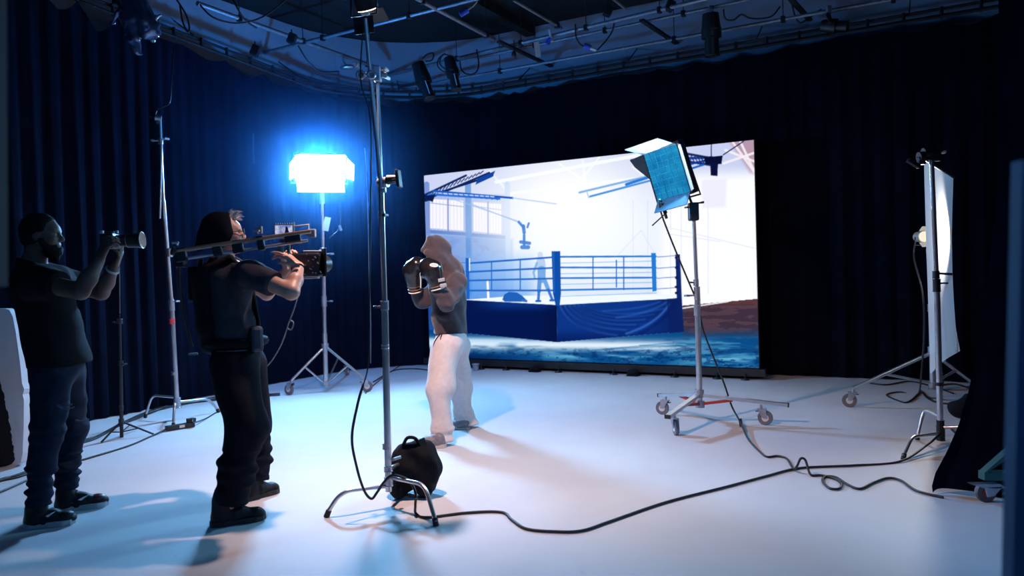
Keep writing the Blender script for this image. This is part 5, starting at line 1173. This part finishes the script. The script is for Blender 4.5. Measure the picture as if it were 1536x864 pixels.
    jn = mat('dark_jeans', (.008, .015, .034), .85, 0, .3, 16, .3, 220, spec=.15)
    T = Field(lo, hi, .007)
    T.cap(A(86, 535, 4.58), J['pe'], .14, .14, .04, side=side, wide=1.25)
    limb(T, [J['h1'], J['k1'], A(62, 700, 4.42), A(58, 752, 4.42)], [.115, .085, .068, .066], .05); limb(T, [J['h2'], J['k2'], A(101, 690, 4.76), A(100, 728, 4.77)], [.112, .083, .067, .066], .05)
    T.wrinkle(.003, 12, 16, 26, 17); T.wrinkle(.007, 12, 14, 90, 3, V(lo[0], lo[1], .1), V(hi[0], hi[1], .36)); T.wrinkle(.003, 14, 14, 60, 13, V(lo[0], lo[1], .5), V(hi[0], hi[1], .72))
    T.cut(A(86, 528, 4.58), (0, 0, 1)); T.cut(A(58, 758, 4.42), (0, 0, -1)); jo = T.build('jeans', jn, t)
    for (x, y, Y, tl) in ((99, 612, 4.345, .2), (96, 608, 4.34, 0), (122, 630, 4.66, .1)):
        b = MB(); c = A(x, y, Y); b.tube([c + V(-.04, 0, 0), c + V(0, -.006, -.006), c + V(.04, .012, .002)], [.004, .009, .004], 6, smooth=3); b.build('ripped_patch', mat('frayed_thread', (.1, .13, .19), .9), jo)
    up, sl_, rd_ = mat('black_sneaker', (.007, .007, .010), .5, 0, .3, 40, spec=.3), mat('off_white_sole', (.45, .45, .47), .6, 0, .08), mat('dark_red_leather', (.10, .012, .014), .45, 0, .2)
    for toe, heel, an, first in ((hz(112, 784), hz(37, 792), A(57, 755, 4.42), True), (hz(162, 757), hz(81, 768), A(99, 733, 4.76), False)):
        o, p = shoe(t, toe, heel, up, sl_, 'sneaker', .105, .07, .03, .07, an)
        # white curved swoosh on the side, laces
        sw = [(.14, .040), (.24, .036), (.34, .040), (.46, .052), (.56, .068), (.66, .088)]; lw_ = [(.66, .092), (.52, .075), (.40, .060), (.30, .053), (.22, .056), (.15, .066)]
        b = MB(); yo = -.92; side_n = V(math.sin(0), -1, 0); poly_ = [p(x, yo, z) for x, z in sw] ; poly2 = [p(x, yo + .02, z) for x, z in lw_[1:]]
        b.prism(poly_ + poly2, (p(0, .25, 0) - p(0, 0, 0))); b.build('side_mark', MT['white'], o)
        b = MB()
        for k in range(5): x = .36 + k * .055; b.tube([p(x, -.55, .115 - k * .010), p(x + .02, 0, .128 - k * .012), p(x, .55, .115 - k * .010)], .0045, 6, smooth=3)
        b.tube([p(.33, -.2, .15), p(.42, -.45, .165), p(.40, -.1, .15), p(.45, .2, .17)], .004, 6, smooth=4); b.build('laces', 'nylon', o)
        b = MB(); b.ell(p(.80, .05, .05), (.055, .045, .028), X=nrm(toe - heel)); b.build('toe_panel', rd_ if not first else up, o)
    b = MB(); d = nrm(J['e2'] - J['w2']); b.tube([J['w2'] + d * .025 + (MB().frame(d)[0] * math.cos(a) + MB().frame(d)[1] * math.sin(a)) * .035 for a in np.linspace(0, 2 * math.pi, 25)], .008, 8, cap=False); b.build('bracelet', mat('pale_band', (.35, .45, .5), .4, .2), t)
    # hand-held stills camera
    Yp = 4.52
    c = thing('stills_camera', A(165, 372, Yp), 'small black stills camera held out in the photographer\'s hands', 'camera')
    b = MB(); b.box(A(166, 362, Yp), (.075, .13, .088), X=(1, .1, 0), bev=.012); b.cyl(A(165, 352, Yp), A(165, 347, Yp), .03, n=12); b.build('camera_body', 'blackplastic', c)
    b = MB(); b.cyl(A(174, 361, Yp), A(192, 361, Yp + .01), .034, .036, 20); b.cyl(A(192, 361, Yp + .01), A(207, 360.5, Yp + .015), .041, .043, 20); b.build('lens', 'blackplastic', c)
    b = MB(); a_ = A(207, 360.5, Yp + .015); e_ = A(213.5, 360, Yp + .017); b.cyl(a_, e_, .044, .05, 20); b.build('lens_hood', 'blackplastic', c)
    b = MB(); ax = nrm(e_ - a_); b.cyl(e_, e_ + ax * .001, .046, n=20); b.build('front_glass', mat('dark_glass', (.003, .004, .01), .05), c)
    b = MB(); b.torus(e_, ax, .049, .0025, 22, 6); b.torus(A(192, 361, Yp + .01), ax, .0395, .002, 22, 6); b.build('metal_ring', 'chrome', c)
    b = MB(); b.cyl(A(175, 350, Yp - .06), A(175, 346, Yp - .06), .010, n=12); b.cyl(A(152, 350, Yp - .05), A(152, 346, Yp - .05), .014, n=12); b.build('dial', 'steel', c)
    cable('camera_cord', [J['w2'] + V(.03, -.02, -.03), A(179, 402, 4.66), A(179.5, 440, 4.66), A(180, 470, 4.66)], .0025, 'thin cord hanging from the photographer\'s wrist', m='grey')
photographer()
# ================================================================ ceiling grid and what hangs from it
G = 4.55
def gpipe(a, b_, label, r=.024, m='pipe', Z=G, Z2=None, drops=()):
    A_, B_ = hz(a[0], a[1], Z), hz(b_[0], b_[1], Z if Z2 is None else Z2)
    t = thing('grid_pipe', (A_ + B_) / 2, label, 'pipe'); b = MB(); b.cyl(A_, B_, r, n=12); b.build('tube', m, t)
    for s_ in drops:
        p = A_ + (B_ - A_) * s_; b = MB(); b.cyl(p + V(0, 0, r), V(p[0], p[1], WT), .006, n=6); b.build('drop_rod', 'darkpipe', t)
        b = MB(); b.box(p, (.05, .06, .075), X=nrm(B_ - A_), bev=.006); b.build('clamp', 'darkmetal', t)
    return t
gpipe((296, 5), (572, 104), 'long pale grid pipe running above the left curtain toward the corner', .028, drops=(.18, .5, .9))
gpipe((205, 128), (722, -4), 'grid pipe crossing the pale one above the left curtain', .024, drops=(.35, .62, .84))
gpipe((600, -16), (741, 59), 'short blue-lit grid pipe slanting over the middle of the ceiling', .028, drops=(.2, .9))
gpipe((560, 118), (1085, -8), 'long bright grid pipe parallel to the screen, nearest of the three', .026, drops=(.3, .5, .68, .86))
gpipe((690, 92), (1130, -2), 'grid pipe parallel to the screen just behind the brightest one', .020, drops=(.3, .55, .8))
gpipe((770, 0), (842, 42), 'thin grid pipe slanting down to the bright pipe above the screen', .018, drops=(.9,))
gpipe((905, -14), (937, 12), 'grid pipe stub slanting at the top edge above the screen', .018)
def lowpipe():
    return gpipe((560, 141), (1400, -12), 'lowest long grid pipe right above the screen curtain rail', .022, Z=4.32, drops=(.3, .63, .8, .95))
lowpipe()
for k, (a, b_, l) in enumerate([((748, 62), (845, 108), 'dark flat strut from the grid to the rail above the screen left part'), ((962, 30), (1040, 82), 'dark flat strut from the grid to the rail above the screen right part'), ((1180, -8), (1215, 30), 'dark flat strut near the top right of the ceiling')]):
    A_, B_ = hz(*a, 4.5), hz(*b_, 4.42); b = MB(); b.box((A_ + B_) / 2, (np.linalg.norm(B_ - A_), .06, .03), X=nrm(B_ - A_)); tag(b.build('ceiling_strut', 'darkpipe'), l, 'strut')
# dark beams of the ceiling itself
for k, q in enumerate(((-3.0, 5.6), (.4, 3.8), (3.4, 2.4))):
    c = V(*q); b = MB(); b.box((c[0] + D2[0] * 3, c[1] + D2[1] * 3, WT - .06), (8.5, .16, .14), X=(D2[0], D2[1], 0)); tag(b.build('trim_%d' % (k + 1), black), kind='structure')

def spot(top, d, L, r, label, yoke=True, tape=False, name='stage_spotlight', ya=None):
    top = np.asarray(top, float); d = nrm(d); t = thing(name, top, label, 'lamp'); x, y = MB().frame(d)
    c = top + V(0, 0, -.16) + d * L * .18
    b = MB(); b.cyl(c - d * L * .45, c - d * L * .1, r * .85, r, 18); b.cyl(c - d * L * .1, c + d * L * .12, r * 1.05, n=18); b.cyl(c + d * L * .12, c + d * L * .55, r * .72, r * .78, 18); b.torus(c + d * L * .55, d, r * .76, r * .08, 18, 6); b.build('lamp_body', MT['blackplastic'], t)
    s_ = x if abs(x[2]) < .5 else y; s_ = nrm(s_ * V(1, 1, 0)) if np.linalg.norm(s_[:2]) > .1 else V(1, 0, 0)
    b = MB(); b.tube([c + s_ * r * 1.3, top + s_ * r * 1.3 + V(0, 0, -.06), top + V(0, 0, -.03) + s_ * r * .8, top + V(0, 0, -.03) - s_ * r * .8, top - s_ * r * 1.3 + V(0, 0, -.06), c - s_ * r * 1.3], .012, 8); b.build('yoke', 'darkmetal', t)
    b = MB(); b.box(top + V(0, 0, .02), (.05, .06, .1), bev=.008); b.build('hook_clamp', 'steel', t)
    knob(c + s_ * r * 1.3, s_, t); knob(c - s_ * r * 1.3, -s_, t)
    if tape: b = MB(); v = V(.25, -1, .1); v = nrm(v - d * (v @ d)); b.box(c + d * L * .3 + v * r * .76, (L * .36, .004, .035), X=d, Z=v); b.build('white_sticker', 'paper', t)
    return t
spot(at(631, 92, 10.6), V(.28, -.1, -.9), .52, .105, 'black stage spotlight hanging left of its pair above the screen corner', tape=True)
spot(at(676, 82, 10.4), V(.2, -.15, -.95), .46, .085, 'black stage spotlight with white sticker, right of its pair above the screen corner', tape=True)
spot(at(1066, 18, 9.4), V(.03, .05, -1), .50, .115, 'large black stage spotlight hanging straight down over the right end of the screen')
spot(at(1243, 18, 8.9), V(.7, -.5, -.2), .28, .08, 'small dark lamp on the lowest pipe at the top right')
# blue-sheened lamp in crumpled plastic, top left
Yb = 6.6; t = thing('wrapped_lamp', at(205, 0, Yb), 'lamp wrapped in crumpled shiny plastic hanging at the top left', 'lamp')
f = Field(at(205, 40, Yb) - V(.32, .3, .36), at(205, 40, Yb) + V(.32, .3, .40), .012)
f.cap(at(200, -6, Yb), at(208, 30, Yb), .10, .13, .05); f.cap(at(208, 30, Yb), at(222, 40, Yb - .05), .13, .10, .05); f.cap(at(204, 40, Yb), at(203, 78, Yb), .09, .025, .05); f.cap(at(225, 35, Yb), at(228, 62, Yb), .06, .03, .04); f.cap(at(185, 15, Yb), at(170, 28, Yb), .06, .02, .03)
f.wrinkle(.014, 19, 22, 17, 4); f.wrinkle(.007, 43, 37, 41, 8)
pl = bpy.data.materials.new('crumpled_plastic'); pl.use_nodes = True; p = pl.node_tree.nodes['Principled BSDF']; p.inputs['Base Color'].default_value = (.05, .09, .2, 1); p.inputs['Roughness'].default_value = .16; p.inputs['Coat Weight'].default_value = .6; p.inputs['Metallic'].default_value = .35
f.build('plastic_wrap', pl, t, smooth=0)
b = MB(); b.cyl(at(178, 8, Yb), at(176, -14, Yb), .05, n=14); b.tube([at(176, -14, Yb), at(190, -30, Yb), at(208, -14, Yb)], .02, 8); b.build('lamp_bracket', 'darkmetal', t)
b = MB(); b.cyl(at(200, -40, Yb), at(200, -6, Yb), .018, n=8); b.build('hanger_tube', 'darkpipe', t)
b = MB(); b.tube([at(232, 30, Yb), at(238, 24, Yb), at(242, 22, Yb)], .012, 8); b.build('chrome_catch', 'chrome', t)
# cables and plugs on the grid
hang = [([at(348, -4, 8.6), at(356, 12, 8.6), at(368, 30, 8.7), at(385, 42, 8.8)], 'thin dark cable loop at the pale pipe'), ([at(300, 7, 8.7), at(318, 25, 8.7), at(345, 34, 8.8), at(372, 33, 8.9), at(400, 22, 9.1), at(426, 2, 9.2), at(440, -12, 9.2)], 'long sagging dark cable above the left curtain'),
 ([at(270, 8, 8.2), at(274, 32, 8.2), at(282, 48, 8.2), at(284, 40, 8.2), at(278, 20, 8.2), at(262, -5, 8.2)], 'narrow dark cable loop hanging beside the wrapped lamp'), ([at(447, 68, 9.6), at(462, 92, 9.7), at(480, 107, 9.9), at(508, 107, 10.3)], 'thin cable sagging to the corner above the left curtain'),
 ([at(690, 92, 10.5), at(692, 104, 10.5), at(700, 111, 10.5), at(712, 110, 10.5), at(718, 98, 10.5), at(715, 74, 10.5)], 'round dark cable loop right of the spotlight pair'), ([at(668, 80, 10.4), at(658, 88, 10.4), at(657, 100, 10.4), at(668, 108, 10.4), at(678, 100, 10.4), at(676, 86, 10.4), at(664, 82, 10.4), at(660, 96, 10.4), at(672, 106, 10.4)], 'coiled dark cable at the spotlight pair'),
 ([at(863, 36, 10.1), at(864, 55, 10.1), at(870, 66, 10.1), at(878, 71, 10.1)], 'dark lead down to the blue connector above the screen'), ([at(896, 75, 10.1), at(908, 62, 10.1), at(918, 47, 10.1), at(922, 30, 10.1)], 'dark lead up from the blue connector above the screen'),
 ([at(1085, 14, 9.2), at(1088, 28, 9.2), at(1100, 30, 9.2), at(1112, 22, 9.2), at(1124, 27, 9.2), at(1140, 28, 9.2), at(1158, 24, 9.2), at(1170, 10, 9.2)], 'tangle of dark cable right of the large hanging spotlight'), ([at(1188, 5, 9.2), at(1192, 22, 9.2), at(1200, 34, 9.2), at(1215, 26, 9.2), at(1232, 14, 9.2)], 'dark cable loop at the top right pipe'),
 ([at(630, 92, 10.6), at(640, 82, 10.6), at(650, 80, 10.6), at(648, 90, 10.6), at(638, 92, 10.6)], 'small cable coil over the left spotlight of the pair')]
for pts, l in hang: cable('grid_cable', pts, .010, l)
t = thing('cable_connector', at(884, 71, 10.1), 'blue and white plug hanging on a cable above the screen', 'plug'); b = MB(); b.cyl(at(876, 68, 10.1), at(886, 72, 10.1), .035, n=12); b.build('socket', 'blueplug', t); b = MB(); b.cyl(at(886, 72, 10.1), at(894, 75.5, 10.1), .026, .018, 12); b.build('cap', 'white', t)
t = thing('cable_connector', at(823, 62, 10.3), 'blue plug with white tape dangling left of the other plug', 'plug'); b = MB(); b.cyl(at(820, 66, 10.3), at(826, 58, 10.3), .032, n=12); b.build('socket', 'blueplug', t); b = MB(); b.tube([at(824, 44, 10.3), at(826, 54, 10.3), at(828, 63, 10.3)], [.012, .018, .03], 8); b.build('cap', 'white', t)
b = MB(); b.box(at(806, 74, 10.3), (.07, .006, .20), X=(1, .2, .12), Z=(-.12, 0, 1)); tag(b.build('paper_tag', 'paper'), 'white paper strip hanging under the bright grid pipe', 'tag')
b = MB(); b.cyl(at(771, 60, 10.4), at(771, 77, 10.4), .008, n=6); b.ell(at(771, 82, 10.4), (.035, .035, .05)); tag(b.build('hanging_plug', 'blackplastic'), 'black pear-shaped plug hanging under the grid', 'plug')
for x, y, Y, l in ((912, 17, 9.9, 'dark clip-on box on the bright pipe above the screen'), (383, 76, 9.4, 'small dark bracket box where the pipes meet the left rail'), (438, 58, 9.7, 'dark clamp where the two left pipes cross'), (1005, 9, 9.4, 'dark clamp near the right end of the bright pipe')):
    b = MB(); b.box(at(x, y, Y), (.10, .09, .13), X=(.9, .1, -.4), bev=.012); b.cyl(at(x, y - 8, Y), at(x - 1, y - 14, Y), .008, n=6); tag(b.build('pipe_clamp', 'darkmetal'), l, 'clamp')
b = MB(); b.ell(at(521, 101, 10.8), (.10, .07, .035), X=(1, .2, .1)); b.tube([at(513, 80, 10.8), at(515, 92, 10.8), at(521, 99, 10.8)], .01, 6); tag(b.build('hanging_lamp', 'steel'), 'small oval lamp head on the pipe end near the corner', 'lamp')
t = thing('cable_connector', at(700, 18, 9.2), 'dark blue plug with a loose white lead near the middle of the ceiling', 'plug'); b = MB(); b.cyl(at(690, 22, 9.2), at(702, 15, 9.2), .035, n=10); b.build('socket', 'blueplug', t); b = MB(); b.tube([at(702, 15, 9.2), at(710, 9, 9.2), at(716, 2, 9.2)], .008, 6); b.build('lead', 'white', t)
# ================================================================ blue-tinted haze ball shaped to make the key panel's halo
hm = bpy.data.materials.new('halo_haze'); hm.use_nodes = True; nt = hm.node_tree; nt.nodes.remove(nt.nodes['Principled BSDF'])
vs = nt.nodes.new('ShaderNodeVolumeScatter'); vs.inputs['Color'].default_value = (.12, .42, 1, 1); vs.inputs['Density'].default_value = HAZE; vs.inputs['Anisotropy'].default_value = .75
nt.links.new(vs.outputs[0], nt.nodes['Material Output'].inputs['Volume'])
tc = nt.nodes.new('ShaderNodeTexCoord'); mp = nt.nodes.new('ShaderNodeMapping'); mp.inputs['Scale'].default_value = (1 / 2.1,) * 3; gt = nt.nodes.new('ShaderNodeTexGradient'); gt.gradient_type = 'QUADRATIC_SPHERE'
ml = nt.nodes.new('ShaderNodeMath'); ml.operation = 'MULTIPLY'; ml.inputs[1].default_value = HAZE
nt.links.new(tc.outputs['Object'], mp.inputs[0]); nt.links.new(mp.outputs[0], gt.inputs[0]); nt.links.new(gt.outputs['Fac'], ml.inputs[0]); nt.links.new(ml.outputs[0], vs.inputs['Density'])
hm.cycles.volume_step_rate = 3.0
b = MB(); b.ell((-2.3, 9.2, 2.75), (2.1, 2.1, 2.1), nu=32, nv=18); hz_ = b.build('haze', hm, None, (-2.3, 9.2, 2.75)); tag(hz_, 'ball of blue-tinted haze added around the key panel light for its halo', 'haze', kind='stuff')
